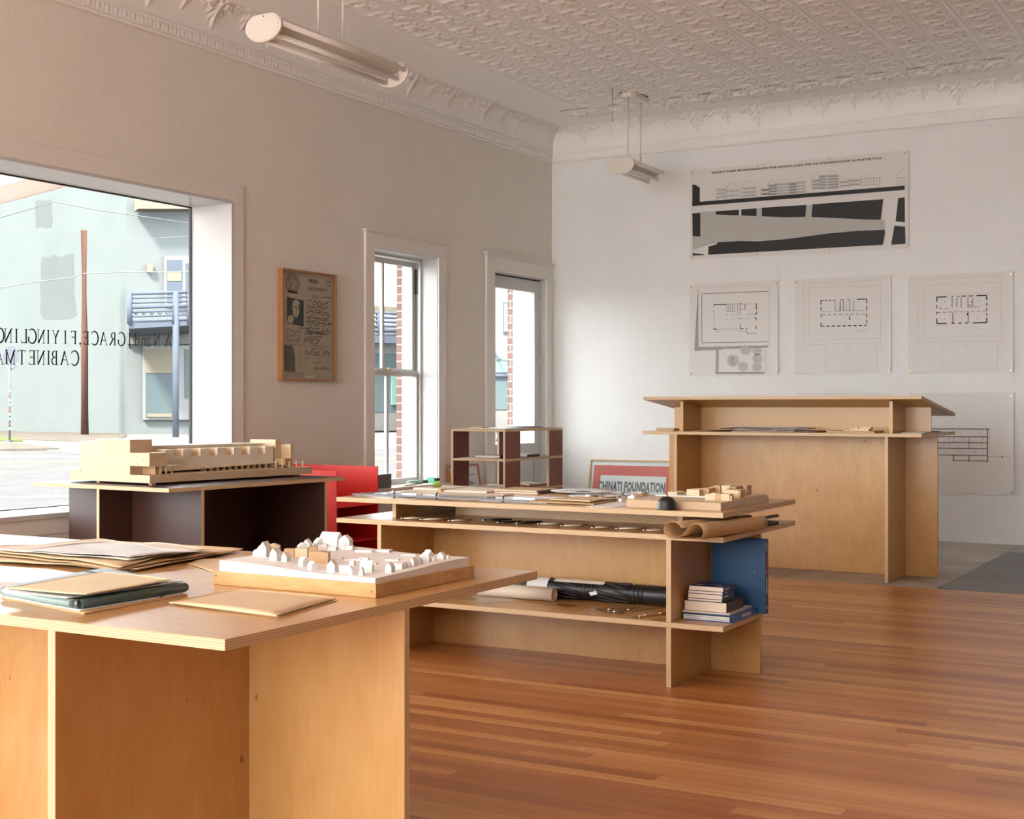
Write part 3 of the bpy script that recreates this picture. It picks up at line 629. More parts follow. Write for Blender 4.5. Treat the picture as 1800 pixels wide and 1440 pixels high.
# awning of this building
aw = empty('canvas_awning', (-6.96, 5, 2.9), 'pale pink canvas awning over the pavement outside the big window', 'awning')
b = MB(); b.prism([(-6.97, 6.72, 2.90), (-6.97, 6.72, 2.93), (-9.2, 6.72, 2.66), (-9.2, 6.72, 2.62)], (0, -7.5, 0)); b.build('canvas', 'awning_canvas', aw)
b = MB(); b.prism([(-9.2, 6.72, 2.64), (-9.22, 6.72, 2.64), (-9.22, 6.72, 2.52), (-9.2, 6.72, 2.52)], (0, -7.5, 0)); b.prism([(-6.97, 6.73, 2.90), (-9.2, 6.73, 2.64), (-9.2, 6.73, 2.52), (-6.97, 6.73, 2.76)], (0, -.02, 0)); b.build('valance', 'awning_canvas', aw)
b = MB(); b.tube([(-6.97, 5.2, 2.86), (-9.15, 5.2, 2.60)], .012, 6); b.tube([(-6.97, 6.3, 2.86), (-9.15, 6.3, 2.60)], .02, 6); b.build('stay', 'steel', aw)

# ================================================================== PLYWOOD DESKS
def desk(name, label, x0, x1, y0, y1, legx, cx_over=0):
    return empty(name, ((x0+x1)/2, (y0+y1)/2, 0), label, 'desk')
t22 = .022
# near desk
d1 = desk('plywood_desk', 'nearest birch plywood desk, holding the white village model and papers', -4.17, -1.74, 1.957, 3.180, None)
MB().box(-4.17, -1.74, 1.957, 3.180, .718, .740, emi=1, grain=0).build('tabletop', PLY, d1, bevel=.0012)
MB().box(-4.17, -1.742, 2.557, 2.579, 0, .718, emi=1, grain=2).build('spine_panel', PLY, d1, bevel=.001)
for x in (-2.219, -3.69):
    MB().box(x, x+t22, 1.959, 2.5565, 0, .718, emi=1, grain=2).build('cross_panel', PLY, d1, bevel=.001)
    MB().box(x, x+t22, 2.5795, 3.178, 0, .718, emi=1, grain=2).build('cross_panel', PLY, d1, bevel=.001)
# middle desk
d2 = desk('plywood_desk', 'middle birch plywood desk with two tops and a low shelf holding tube and books', -3.99, -2.02, 5.277, 6.209, None)
MB().box(-3.99, -2.02, 5.277, 6.213, .718, .740, emi=1, grain=0).build('tabletop', PLY, d2, bevel=.001)
MB().box(-3.99, -2.02, 5.277, 6.213, .617, .639, emi=1, grain=0).build('lower_top', PLY, d2, bevel=.001)
MB().box(-3.985, -2.022, 5.734, 5.756, 0, .617, emi=1, grain=2).build('spine_panel', PLY, d2, bevel=.001)
MB().box(-3.60, -2.15, 5.734, 5.756, .639, .718, emi=1, grain=0).build('upper_spine', PLY, d2)
MB().box(-3.99, -2.02, 5.277, 5.733, .250, .272, emi=1, grain=0).build('shelf', PLY, d2, bevel=.001)
for x in (-3.751, -2.273):
    MB().box(x, x+t22, 5.279, 5.733, .2725, .617, emi=1, grain=2).build('cross_panel', PLY, d2, bevel=.001)
    MB().box(x, x+t22, 5.279, 5.733, 0, .2495, emi=1, grain=2).build('cross_panel', PLY, d2, bevel=.001)
    MB().box(x, x+t22, 5.757, 6.211, 0, .617, emi=1, grain=2).build('cross_panel', PLY, d2, bevel=.001)
    MB().box(x, x+t22, 5.403, 6.087, .6395, .718, emi=1, grain=1).build('spacer_panel', PLY, d2, bevel=.001)
# standing desk
d3 = desk('standing_desk', 'tall birch plywood standing desk with sloping top by the back wall', -4.097, -2.103, 9.095, 10.115, None)
SP = ['stand_face', 'birch_edge']
MB().box(-4.097, -2.103, 9.095, 10.115, .971, .994, emi=1, grain=0).build('shelf', SP, d3, bevel=.001)
ang = math.atan2(-.118, 1.03)
M = Matrix.Translation((0, 9.095, 1.222)) @ Matrix.Rotation(ang, 4, 'X')
MB().box(-4.097, -2.103, 0, 1.035, 0, .022, M=M, emi=1, grain=0).build('sloping_top', SP, d3, bevel=.001)
MB().box(-4.095, -2.105, 9.566, 9.588, 0, .971, emi=1, grain=2).build('spine_panel', SP, d3, bevel=.001)
def zt(y): return 1.2215-.1146*(y-9.095)
b = MB(); b.prism([(-4.05, 9.566, .9945), (-4.05, 9.588, .9945), (-4.05, 9.588, zt(9.588)), (-4.05, 9.566, zt(9.566))], (1.90, 0, 0))
b.build('upper_spine', SP, d3)
for x in (-3.856, -2.345):
    MB().box(x, x+t22, 9.097, 9.565, 0, .971, emi=1, grain=2).build('cross_panel', SP, d3, bevel=.001)
    MB().box(x, x+t22, 9.589, 10.113, 0, .971, emi=1, grain=2).build('cross_panel', SP, d3, bevel=.001)
    b = MB(); b.prism([(x, 9.215, .9945), (x, 9.99, .9945), (x, 9.99, zt(9.99)), (x, 9.215, zt(9.215))], (t22, 0, 0)); b.build('spacer_panel', SP, d3)
# dark desk by the window
TR = Matrix.Translation((-5.161, 5.367, 0)) @ Matrix.Rotation(math.radians(-3.6), 4, 'Z')
DK = ['dark_film', 'birch_edge']
d4 = empty('dark_desk', (-5.68, 6.1, 0), 'dark film-faced plywood desk by the big window, under the long wooden model', 'desk')
MB().box(-1.13, 0, 0, 1.43, .718, .740, M=TR, emi=1, grain=0).build('tabletop', DK, d4, bevel=.001)
MB().box(-.576, -.554, .002, 1.428, 0, .718, M=TR, emi=1, grain=2).build('cross_panel', DK, d4, bevel=.001)
for y in (.235, 1.245):
    MB().box(-1.10, -.5765, y, y+t22, 0, .718, M=TR, emi=1, grain=2).build('side_panel', DK, d4, bevel=.001)
    MB().box(-.5535, -.002, y, y+t22, 0, .718, M=TR, emi=1, grain=2).build('side_panel', DK, d4, bevel=.001)
# small open shelf by the door
RF = ['red_film', 'birch_edge']
d5 = empty('open_shelf', (-5.77, 10.0, 0), 'open shelf unit with red-brown panels and plywood edges beside the glazed door', 'shelf')
sx0, sx1, sy0, sy1 = -6.02, -5.505, 9.52, 10.52
for nm, z in (('top_board', .968), ('shelf_board', .727), ('shelf_board', .470), ('shelf_board', .06)):
    MB().box(sx0, sx1, sy0, sy1, z, z+.02, emi=1, grain=1).build(nm, RF, d5, bevel=.001)
for x in (sx0, sx1-.02):
    for y0, y1 in ((sy0, sy0+.25), (sy1-.25, sy1)):
        for z0, z1 in ((0, .06), (.08, .47), (.49, .727), (.747, .968)):
            MB().box(x, x+.02, y0+.001, y1-.001, z0, z1, emi=1, grain=2).build('side_panel', RF, d5)
# red metal cabinet
d6 = empty('red_cabinet', (-5.8, 7.6, 0), 'bright red metal desk with open shelves, between dark desk and window', 'cabinet')
def rb(nm, *a, **k): MB().box(*a).build(nm, 'red_enamel', d6, bevel=.001, **k)
rb('front_panel', -6.38, -5.545, 7.338, 7.346, .02, .742)
rb('back_panel', -6.38, -5.540, 7.800, 7.809, 0, .755)
rb('side_panel', -6.38, -6.372, 7.346, 7.800, 0, .742)
for z in (.49, .25, .06): rb('shelf', -6.372, -5.542, 7.346, 7.800, z, z+.006)
b = MB(); b.lathe([(.008, 0), (.008, .002)], (0, 0, 0), 14); 
for i, q in enumerate(b.v): b.v[i] = Vector((-5.64+q.x, 7.3375-q.z, .545+q.y))
b.build('lock_hole', 'steel', d6)

# ================================================================== CEILING LIGHTS
def fluoro(label, x, y0, y1, z, rods, canopy, farcap=True, s=1.0):
    e = empty('ceiling_light', (x, (y0+y1)/2, z), label, 'ceiling light', group=None)
    def cap(yc, nm='end_cap'):
        b = MB(); pts = []
        for k in range(36):
            a = 2*PI*k/36; px = .128*math.cos(a)*s; pz = .085*math.sin(a)*s
            pz = min(pz, .071*s) if px < .09 else pz
            pts.append((x+px, yc, z+pz))
        b.prism(pts, (0, .016, 0)); b.prism([(p[0]*.9+x*.1, p[1]-.004, p[2]*.9+z*.1) for p in pts], (0, .006, 0)); b.build(nm, 'cream_enamel', e, bevel=.004)
        b = MB(); b.tube([(x+.01, yc-.007, z+.055), (x+.01, yc, z+.055)], .004, 8); b.build('screw', 'matt_black', e)
    cap(y0)
    if farcap: cap(y1-.016)
    b = MB(); b.prism([(x-.062, y0+.01, z+.062), (x+.055, y0+.01, z+.062), (x+.088, y0+.01, z+.03), (x+.03, y0+.01, z-.028), (x-.055, y0+.01, z-.028), (x-.09, y0+.01, z+.02)], (0, y1-y0-.03, 0)); b.build('reflector', 'cream_enamel', e, bevel=.003)
    for dx, dz in ((-.035, -.058), (.055, -.04), (.108, .012)):
        MB().tube([(x+dx*s, y0+.02, z+dz*s), (x+dx*s, y1-.03, z+dz*s)], .0155, 14).build('tube', 'white_plaster_relief', e, label='unlit fluorescent tube')
        b = MB(); b.box(x+dx*s-.013, x+dx*s+.013, y0+.012, y0+.032, z+dz*s-.014, z+dz*s+.03); b.box(x+dx*s-.013, x+dx*s+.013, y1-.045, y1-.02, z+dz*s-.014, z+dz*s+.03); b.build('tube_holder', 'cream_enamel', e, bevel=.002)
    for y in rods: MB().tube([(x, y, z+.06), (x, y, ZC-.05)], .0075, 8).build('rod', 'cream_enamel', e)
    yc = sum(rods)/2; b = MB()
    b.prism([(x+p, yc+q, ZC-.052) for p, q in ((-.045, -.17), (.045, -.17), (.075, -.13), (.075, .13), (.045, .17), (-.045, .17), (-.075, .13), (-.075, -.13))], (0, 0, .044)); b.build('canopy', 'cream_enamel', e, bevel=.006)
    b = MB(); b.box(x-.085, x+.085, yc-.16, yc+.14, ZC-.008, ZC-.001); b.build('canopy_gap', 'matt_black', e)
    return e
fluoro('nearer tubular ceiling light with oval white end caps, above the framed document', -4.97, 5.90, 7.16, 3.29, (6.40, 6.64), True)
l2 = fluoro('smaller ceiling light hanging near the back corner, missing its far end cap', -5.08, 10.80, 11.50, 3.285, (10.95, 11.22), True, farcap=False)
MB().tube([(-5.12, 10.72, ZC-.005), (-5.12, 10.72, 3.66)], .003, 6).build('pull_chain', 'brass', l2)
b = MB(); b.lathe([(.006, -.01), (.008, 0), (.004, .012)], (-5.12, 10.72, 3.655), 8); b.build('chain_bead', 'brass', l2)

# ================================================================== WALL DRAWINGS
class Sheet:
    """poster pinned on the back wall; lines drawn in photo pixels on the wall plane"""
    def __init__(s, label, pix, group='pinned drawings', paper='drawing_paper', pins=None, cat='poster'):
        y = YB-.006; P = [PY(a, c, y) for a, c in pix]; s.y = y
        x0 = (P[0].x+P[3].x)/2; x1 = (P[1].x+P[2].x)/2; z1 = (P[0].z+P[1].z)/2; z0 = (P[2].z+P[3].z)/2
        s.e = empty('poster', ((x0+x1)/2, y, z0), label, cat, group=group); s.box = (x0, x1, z0, z1)
        b = MB(); cur = lambda u: .010*(max(0, u-.90)/.10)**2
        b.grid(lambda u, v: (x0+(x1-x0)*u, y-cur(u)-.002*math.sin(u*PI), z1+(z0-z1)*v), 20, 1)
        n = len(b.v); b.grid(lambda u, v: (x0+(x1-x0)*u, y+.0008-cur(u)-.002*math.sin(u*PI), z0+(z1-z0)*v), 20, 1)
        b.build('paper', paper, s.e); s.ink = {}; s.cur = cur
        for (u, v) in (pins or ((.02, .03), (.98, .03), (.02, .97), (.98, .97))):
            X, Z = x0+(x1-x0)*u, z1+(z0-z1)*v; q = y-cur(u)-.002
            b = MB(); b.tube([(X, q, Z), (X, q-.006, Z)], [.0085, .0060], 10); b.build('pin', 'brass', s.e)
    def p(s, px, py):
        q = PY(px, py, s.y-.004); x0, x1, z0, z1 = s.box; u = (q.x-x0)/(x1-x0); q.y = s.y-.0035-s.cur(u)-.0022*math.sin(max(0, min(1, u))*PI); return q
    def mb(s, m): return s.ink.setdefault(m, MB())
    def poly(s, pts, m='black_ink'):
        P = [s.p(*q) for q in pts]; yy = min(q.y for q in P)
        for q in P: q.y = yy
        s.mb(m).prism(P, (0, -.0006, 0))
    def line(s, x0, y0, x1, y1, w=1.0, m='black_ink'):
        d = math.hypot(x1-x0, y1-y0) or 1; nx, ny = -(y1-y0)/d*w/2, (x1-x0)/d*w/2
        s.poly([(x0+nx, y0+ny), (x1+nx, y1+ny), (x1-nx, y1-ny), (x0-nx, y0-ny)], m)
    def dash(s, x0, y0, x1, y1, w, on, off, m='black_ink'):
        L = math.hypot(x1-x0, y1-y0); t = 0
        while t < L:
            q = min(L, t+on); s.line(x0+(x1-x0)*t/L, y0+(y1-y0)*t/L, x0+(x1-x0)*q/L, y0+(y1-y0)*q/L, w, m); t += on+off
    def done(s):
        for m, b in s.ink.items(): b.build({'black_ink': 'drawing', 'soft_ink': 'drawing', 'grey_ink': 'shading', 'mid_ink': 'shading', 'pale_ink': 'fine_lines'}[m], m, s.e)
# large fountain project poster
pz = lambda *a: [(1180+a[i]/4, 240+a[i+1]/4) for i in range(0, len(a), 2)]
P = Sheet('long landscape poster of a street elevation and black site plan, topmost on the back wall', [(1212, 299), (1598, 264.5), (1597.5, 434), (1214, 458)], group=None,
          pins=((.01, .03), (.325, .025), (.655, .022), (.985, .03), (.01, .97), (.325, .975), (.655, .975), (.985, .97)))
P.poly(pz(205, 545, 1500, 595, 1500, 650, 1100, 680, 800, 720, 480, 735, 320, 745, 150, 800, 150, 700, 205, 705), 'mid_ink')
P.poly(pz(205, 530, 315, 525, 315, 615, 205, 640), 'mid_ink'); P.poly(pz(600, 508, 636, 505, 636, 600, 600, 600), 'mid_ink'); P.poly(pz(948, 485, 992, 480, 985, 575, 945, 590), 'mid_ink')
P.poly(pz(315, 610, 480, 575, 950, 565, 1500, 590, 1500, 640, 900, 700, 315, 735), 'mid_ink')
for q in ((148, 338, 165, 338, 200, 360, 200, 462, 148, 464), (148, 464, 1642, 346, 1642, 376, 148, 490), (148, 540, 204, 536, 206, 705, 150, 702), (312, 526, 477, 515, 475, 592, 322, 614, 315, 600),
          (492, 513, 602, 505, 601, 584, 494, 592), (637, 501, 951, 481, 943, 570, 740, 573, 690, 577, 637, 571), (994, 477, 1491, 441, 1473, 587, 1180, 578, 990, 572, 985, 560),
          (1597, 433, 1642, 429, 1644, 603, 1578, 598), (1570, 627, 1645, 635, 1648, 756, 1547, 762), (262, 775, 322, 757, 322, 745, 480, 735, 620, 736, 800, 722, 1000, 696, 1100, 682, 1300, 665, 1500, 655, 1503, 680, 1487, 762, 260, 832),
          (150, 820, 230, 829, 230, 835, 150, 838)): P.poly(pz(*q))
for x, y in ((314, 679), (581, 659), (786, 647), (1001, 632)):
    for r0, m in ((14, 'grey_ink'), (8, 'drawing')):
        pts = [(x+r0*math.cos(k*PI/6), y+(r0-2)*math.sin(k*PI/6)) for k in range(12)]
        if m == 'grey_ink': P.poly(pz(*[c for q in pts for c in q]), 'soft_ink')
def elev(x0, x1, ytop, ybot, slope, rows, cols, w=8, h=12, roof=0, m='grey_ink'):
    for r in range(rows):
        yy = ytop+(ybot-ytop)*(r+.25)/rows
        for c in range(cols):
            xx = x0+(x1-x0)*(c+.2)/cols; y2 = yy-slope*(xx-x0)
            P.poly(pz(xx, y2, xx+w, y2-slope*w, xx+w, y2+h-slope*w, xx, y2+h), m)
    for (a, c) in (((x0-6, ytop+3), (x1+6, ytop+3-slope*(x1-x0+12))),):
        P.line(*pz(*a)[0], *pz(*c)[0], .35, 'grey_ink')
    P.line(*pz(x0-4, ytop)[0], *pz(x0-4, ybot)[0], .3, 'grey_ink'); P.line(*pz(x1+4, ytop-slope*(x1-x0))[0], *pz(x1+4, ybot-slope*(x1-x0))[0], .3, 'grey_ink')
    if roof:
        s_ = slope*(x1-x0); P.line(*pz(x0-8, ytop)[0], *pz(x0+(x1-x0)*.28, ytop-roof-s_*.28)[0], .35, 'grey_ink'); P.line(*pz(x1+8, ytop-s_)[0], *pz(x0+(x1-x0)*.72, ytop-roof-s_*.72)[0], .35, 'grey_ink')
        P.line(*pz(x0+(x1-x0)*.28, ytop-roof-s_*.28)[0], *pz(x0+(x1-x0)*.72, ytop-roof-s_*.72)[0], .3, 'grey_ink')
elev(322, 382, 366, 438, .06, 3, 8, 4, 14); elev(385, 474, 372, 438, .06, 2, 9, 5, 12, 40); elev(495, 592, 358, 430, .07, 3, 7, 8, 13, 42)
elev(635, 685, 366, 420, .07, 2, 7, 5, 12, 0, 'soft_ink'); elev(685, 735, 338, 416, .07, 4, 6, 5, 12, 26, 'soft_ink'); elev(738, 828, 330, 412, .07, 4, 7, 7, 12, 30); elev(832, 878, 325, 405, .07, 4, 5, 6, 12, 0, 'soft_ink'); elev(884, 940, 316, 402, .07, 4, 5, 7, 12, 30)
elev(992, 1040, 302, 375, .07, 3, 4, 9, 15, 44, 'grey_ink'); elev(1045, 1090, 272, 372, .07, 5, 4, 9, 13, 0, 'grey_ink'); elev(1102, 1172, 270, 368, .07, 5, 5, 11, 14, 22, 'grey_ink'); elev(1182, 1245, 312, 362, .06, 2, 4, 12, 10, 26, 'grey_ink')
elev(1250, 1325, 300, 352, .06, 2, 5, 10, 14, 0, 'grey_ink'); elev(1335, 1475, 290, 350, .05, 3, 7, 6, 11, 28, 'grey_ink'); elev(1590, 1640, 288, 345, .06, 3, 3, 5, 10, 0, 'grey_ink')
P.line(*pz(1572, 282)[0], *pz(1642, 222)[0], .4, 'grey_ink')
for x0, x1, n in ((300, 336, 3), (565, 596, 2), (768, 800, 2), (984, 1016, 2)):
    y = 452-(x0-300)*.078; P.poly(pz(x0, y, x1, y-2, x1, y+8, x0, y+10))
P.line(*pz(317, 430)[0], *pz(317, 455)[0], .7)
x0, x1, z0, z1 = P.box
a, c = PY(1251, 304, P.y-.006), PY(1549, 278, P.y-.006)
TXT = 'PROJEKT EINER BRUNNENANLAGE VON DONALD JUDD FÜR DIE STEINBERGGASSE IN WINTERTHUR'
tm = text_mesh('title', TXT, .026, frame3(((a.x+c.x)/2, P.y-.0065, (a.z+c.z)/2), Vector((1, 0, (c.z-a.z)/(c.x-a.x))), (0, 0, 1), (0, -1, 0)), 'black_ink', P.e, .0004, .0007, 1, 1.35)
xs = [v.co.x for v in tm.data.vertices]; mid = (min(xs)+max(xs))/2; k = (c.x-a.x)/(max(xs)-min(xs))
for v in tm.data.vertices: v.co.x = mid+(v.co.x-mid)*k
P.done()
# floor plan sheets
def plan(label, pix, o, kind):
    P = Sheet(label, pix, group=None)
    return P
P = plan('floor plan drawing with six round trees and grey shading, pinned left in the middle row', [(1212, 499), (1368, 494), (1368, 662), (1212, 660)], (0, 0), 0)
z7 = lambda *a: [(1180+a[i]/7.2, 480+a[i+1]/7.2) for i in range(0, len(a), 2)]
P.poly(z7(336, 205, 340, 935, 640, 930, 640, 970, 292, 985), 'grey_ink'); P.poly(z7(600, 932, 1240, 918, 1205, 945, 600, 962), 'grey_ink')
P.poly(z7(565, 975, 595, 970, 590, 1255, 1190, 1252, 1170, 1278, 560, 1280), 'grey_ink'); 
L7 = lambda x0, y0, x1, y1, w, m='black_ink': P.line(*z7(x0, y0)[0], *z7(x1, y1)[0], w, m)
for q in ((405, 262, 1235, 232, .9), (385, 255, 388, 888, .8), (388, 886, 1235, 870, .9)): L7(*q, m='soft_ink')
for q in ((340, 175, 1245, 155, .3), (1245, 155, 1240, 915, .3), (1195, 965, 1190, 1250, .4), (340, 205, 340, 935, .3)): L7(*q, m='grey_ink')
L7(538, 400, 705, 398, 1.3); L7(542, 400, 542, 425, 1.2); L7(1075, 382, 1077, 465, 1.4); L7(1077, 485, 1077, 522, 1.4); L7(1050, 522, 1077, 522, .8); L7(1045, 568, 1077, 568, 1.2); L7(1075, 568, 1075, 600, 1.3); L7(1075, 670, 1073, 710, 1.3)
L7(540, 712, 585, 714, 1.3); L7(542, 690, 542, 716, 1.3); L7(868, 706, 920, 706, 1.4); L7(874, 645, 874, 706, .8); L7(945, 702, 960, 714, 1.6)
for y in (480, 535, 580, 640): L7(540, y-6, 540, y+8, 1.1)
for x in (615, 658, 702, 745, 790, 838): L7(x-5, 711, x+5, 711, 1.1)
for x in (722, 745, 770, 798, 838, 900, 935, 965, 1000, 1035): L7(x-5, 392, x+5, 391, 1.1)
L7(865, 391, 905, 390, 1.2)
for x in (702, 722, 750, 775, 800, 838): L7(x, 395, x, 485 if x < 830 else 525, .45, 'soft_ink')
L7(872, 395, 872, 525, .6); L7(935, 395, 932, 460, .9); L7(870, 460, 932, 460, .6); L7(955, 520, 1050, 520, .5, 'soft_ink'); L7(700, 487, 800, 487, .5, 'soft_ink')
for x0, x1, y in ((682, 716, 528), (758, 792, 528), (682, 716, 578), (758, 792, 577), (835, 910, 575), (955, 992, 572)): L7(x0, y, x1, y, .55, 'soft_ink')
L7(958, 766, 1070, 763, .5, 'soft_ink'); L7(958, 712, 958, 766, .4, 'soft_ink'); L7(960, 762, 960, 770, 1.3); L7(1068, 758, 1068, 768, 1.3); L7(835, 735, 955, 738, .4, 'soft_ink'); L7(570, 738, 620, 740, .4, 'soft_ink')
for cx, cy, r in ((780, 1110, 74), (938, 975, 60), (1085, 980, 56), (1085, 1082, 56), (1080, 1188, 56), (908, 1184, 60)):
    P.poly(z7(*[c for k in range(22) for c in (cx+(r+2*(k % 2))*math.cos(k*2*PI/22), cy+(r+2*(k % 2))*math.sin(k*2*PI/22))]), 'pale_ink')
    for k in range(44):
        a = random.random()*6.28; r0 = r*random.uniform(.1, .7); r1 = min(r*.97, r0+r*random.uniform(.15, .4)); a2 = a+random.uniform(-.25, .25)
        L7(cx+r0*math.cos(a), cy+r0*math.sin(a), cx+r1*math.cos(a2), cy+r1*math.sin(a2), .45, 'soft_ink')
P.done()
def plan2(P, ox, oy, extra):
    Q = lambda x, y: (ox+x/4, oy+y/4)
    def L(x0, y0, x1, y1, w, m='black_ink'): P.line(*Q(x0, y0), *Q(x1, y1), w, m)
    def D(x0, y0, x1, y1, w, on, off, m='black_ink'): P.dash(*Q(x0, y0), *Q(x1, y1), w, on, off, m)
    return L, D
P = plan('floor plan sheet with dashed outer walls, pinned in the middle of the middle row', [(1397, 490), (1566, 485), (1567, 660), (1396, 657)], 0, 0)
L, D = plan2(P, 1350, 450, 0)
for q in ((248, 195, 792, 168), (248, 195, 256, 625), (792, 168, 790, 610), (256, 625, 790, 610), (280, 222, 792, 210), (290, 590, 790, 580), (282, 222, 286, 590), (403, 630, 403, 808), (403, 808, 765, 805), (765, 635, 765, 805), (552, 622, 552, 665), (574, 622, 574, 665), (552, 665, 574, 665)): L(*q, .45, 'pale_ink')
D(370, 314, 470, 311, 1.5, 5, 2.2); L(512, 308, 530, 308, 1.2); L(560, 307, 572, 307, 1.2); L(625, 305, 695, 303, 1.6); D(372, 314, 374, 395, 1.5, 7, 4); L(373, 410, 373, 430, 1.4); L(373, 470, 373, 495, 1.6)
D(694, 303, 694, 388, 1.5, 8, 4); D(694, 405, 694, 490, 1.5, 7, 4); D(372, 495, 692, 489, 1.7, 6, 3.5); D(380, 392, 470, 391, .8, 6, 5, 'soft_ink'); D(380, 415, 690, 408, .9, 6, 4, 'soft_ink')
for x in (472, 510, 530, 575, 602): L(x, 312, x, 388, .8)
L(498, 325, 498, 345, .7); L(505, 345, 505, 388, .7); L(553, 322, 553, 375, .6, 'grey_ink'); L(470, 388, 512, 388, .5); L(530, 386, 602, 385, .5); L(602, 385, 690, 384, .5, 'soft_ink'); L(574, 412, 574, 432, .7); L(574, 430, 574, 450, 2.0)
for q in ((620, 495, 620, 528), (620, 528, 694, 528), (694, 495, 694, 528)): L(*q, .5, 'grey_ink')
L(205, 828, 335, 828, .6, 'pale_ink'); P.done()
P = plan('floor plan sheet with heavy corner walls, pinned right in the middle row', [(1597, 484), (1781, 477), (1782, 659), (1596, 655)], 0, 0)
L, D = plan2(P, 1350, 450, 0)
for q in ((1052, 165, 1640, 140), (1052, 165, 1055, 610), (1640, 140, 1642, 597), (1055, 610, 1642, 597), (1090, 208, 1640, 183), (1090, 208, 1095, 575), (1095, 575, 1640, 560), (1225, 600, 1222, 798), (1222, 798, 1612, 795), (1615, 620, 1612, 795), (1380, 600, 1380, 648), (1406, 600, 1406, 648), (1380, 648, 1406, 648), (1170, 272, 1555, 262), (1170, 492, 1260, 490), (1460, 485, 1460, 510), (1460, 510, 1540, 510), (1170, 272, 1170, 300), (1170, 460, 1170, 492)): L(*q, .45, 'pale_ink')
L(1186, 290, 1258, 287, 2.0); L(1290, 286, 1302, 286, 1.6); L(1332, 284, 1346, 284, 1.6); L(1362, 283, 1395, 282, 1.6); L(1410, 282, 1442, 280, 1.5); L(1466, 280, 1538, 277, 2.0)
L(1187, 290, 1187, 322, 2); L(1187, 345, 1187, 370, 1.4); L(1187, 392, 1187, 412, 1.4); L(1187, 440, 1187, 476, 2); L(1538, 278, 1538, 310, 2); D(1538, 330, 1538, 430, 1.5, 5, 4); L(1538, 435, 1538, 468, 2)
L(1187, 476, 1258, 474, 2.1); D(1290, 474, 1420, 471, 1.8, 6, 6); L(1440, 471, 1538, 468, 2.1)
for x in (1295, 1328, 1358, 1405, 1440): L(x, 292, x, 362 if x < 1430 else 345, .9)
L(1405, 348, 1442, 347, 1.0); L(1300, 398, 1300, 472, 1.0); L(1408, 392, 1408, 470, 1.0); L(1404, 400, 1404, 418, 2.2); L(1432, 318, 1432, 328, 1.5); D(1200, 370, 1290, 368, .8, 6, 5, 'soft_ink'); D(1190, 398, 1535, 388, .9, 6, 4, 'soft_ink'); L(1406, 360, 1484, 359, .7, 'soft_ink')
for x, y in ((1241, 320), (1480, 312), (1241, 443), (1475, 437)): L(x-3, y, x+3, y, 1.4, 'soft_ink')
L(1190, 443, 1240, 443, .3, 'pale_ink'); L(1005, 820, 1140, 820, .6, 'pale_ink')
P.done()
P = plan('building section drawing low on the back wall, partly behind the standing desk', [(1598, 692), (1781, 689), (1783, 871), (1598, 866)], 0, 0)
Z = lambda *a: (1400+a[0]/3.79, 680+a[1]/3.79)
def L(x0, y0, x1, y1, w, m='black_ink'): P.line(*Z(x0, y0), *Z(x1, y1), w, m)
for q in ((865, 333, 1272, 333, 1.1), (865, 370, 1272, 373, 1.1), (865, 408, 1272, 413, 1.1), (865, 453, 1272, 459, 1.1), (1044, 490, 1275, 496, 1.1), (1272, 282, 1272, 496, 1.3), (1045, 456, 1045, 490, 1.1), (1151, 456, 1151, 495, 1.1), (1047, 333, 1047, 370, .7), (1150, 333, 1150, 410, .8), (1222, 285, 1222, 325, .5)): L(*q)
P.dash(*Z(900, 281), *Z(1290, 283), 1.5, 1.4, 1.0); L(900, 277, 1285, 279, .4, 'soft_ink'); L(1272, 464, 1430, 467, .35, 'soft_ink'); L(1366, 467, 1376, 467, 2.2)
for x in (960, 985, 1068, 1082, 1096, 1110, 1124, 1160, 1180, 1205, 1240): L(x, 288, x, 450, .22, 'grey_ink')
for q in ((1015, 345), (1020, 380), (1090, 300), (1110, 345), (1120, 370), (1240, 350), (1235, 385), (1190, 432), (980, 385)): L(q[0], q[1]-8, q[0], q[1]+8, 2.0, 'pale_ink')
L(920, 258, 1290, 262, .3, 'pale_ink'); L(1290, 300, 1290, 376, .3, 'pale_ink'); L(1044, 490, 1044, 494, 2.2); L(1150, 494, 1150, 498, 2.2); L(1272, 496, 1272, 500, 2.2)
P.done()
for lab, pix in (('sheet mostly hidden behind the standing desk top, only its upper strip showing, left', [(1213, 694), (1368, 691.5), (1368, 860), (1213, 858)]),
                 ('sheet mostly hidden behind the standing desk top, only its upper strip showing, middle', [(1398, 692.5), (1567, 689.5), (1567, 866), (1398, 862)])):
    P = Sheet(lab, pix, group='lower row sheets behind the desk'); P.line(pix[0][0]+10, pix[0][1]+30, pix[1][0]-10, pix[1][1]+31, .5, 'pale_ink'); P.done()

# framed document on the left wall
fy0, fy1, fz0, fz1 = 7.859, 8.518, 1.366, 2.194
e = empty('framed_picture', (XL, (fy0+fy1)/2, fz0), 'framed enlarged identity document with portrait photo on the left wall', 'picture')
b = MB(); w = .012; X1 = XL+.045
b.box(XL, X1, fy0, fy0+w, fz0, fz1); b.box(XL, X1, fy1-w, fy1, fz0, fz1); b.box(XL, X1, fy0+w, fy1-w, fz0, fz0+w); b.box(XL, X1, fy0+w, fy1-w, fz1-w, fz1); b.build('frame', 'orange_frame', e, bevel=.001)
XD = XL+.022
mat('newsprint', (.55, .44, .32, 1), .8, mottle=.25)
MB().box(XL+.002, XD, fy0+w, fy1-w, fz0+w, fz1-w).build('document', 'newsprint', e)
MB().box(XL+.034, XL+.036, fy0+w, fy1-w, fz0+w, fz1-w).build('glazing', 'window_glass', e)
def D(u, v, off=.0006): return Vector((XD+off, fy0+w+(fy1-fy0-2*w)*u, fz1-w-(fz1-fz0-2*w)*v))
ink = MB(); soft = MB()
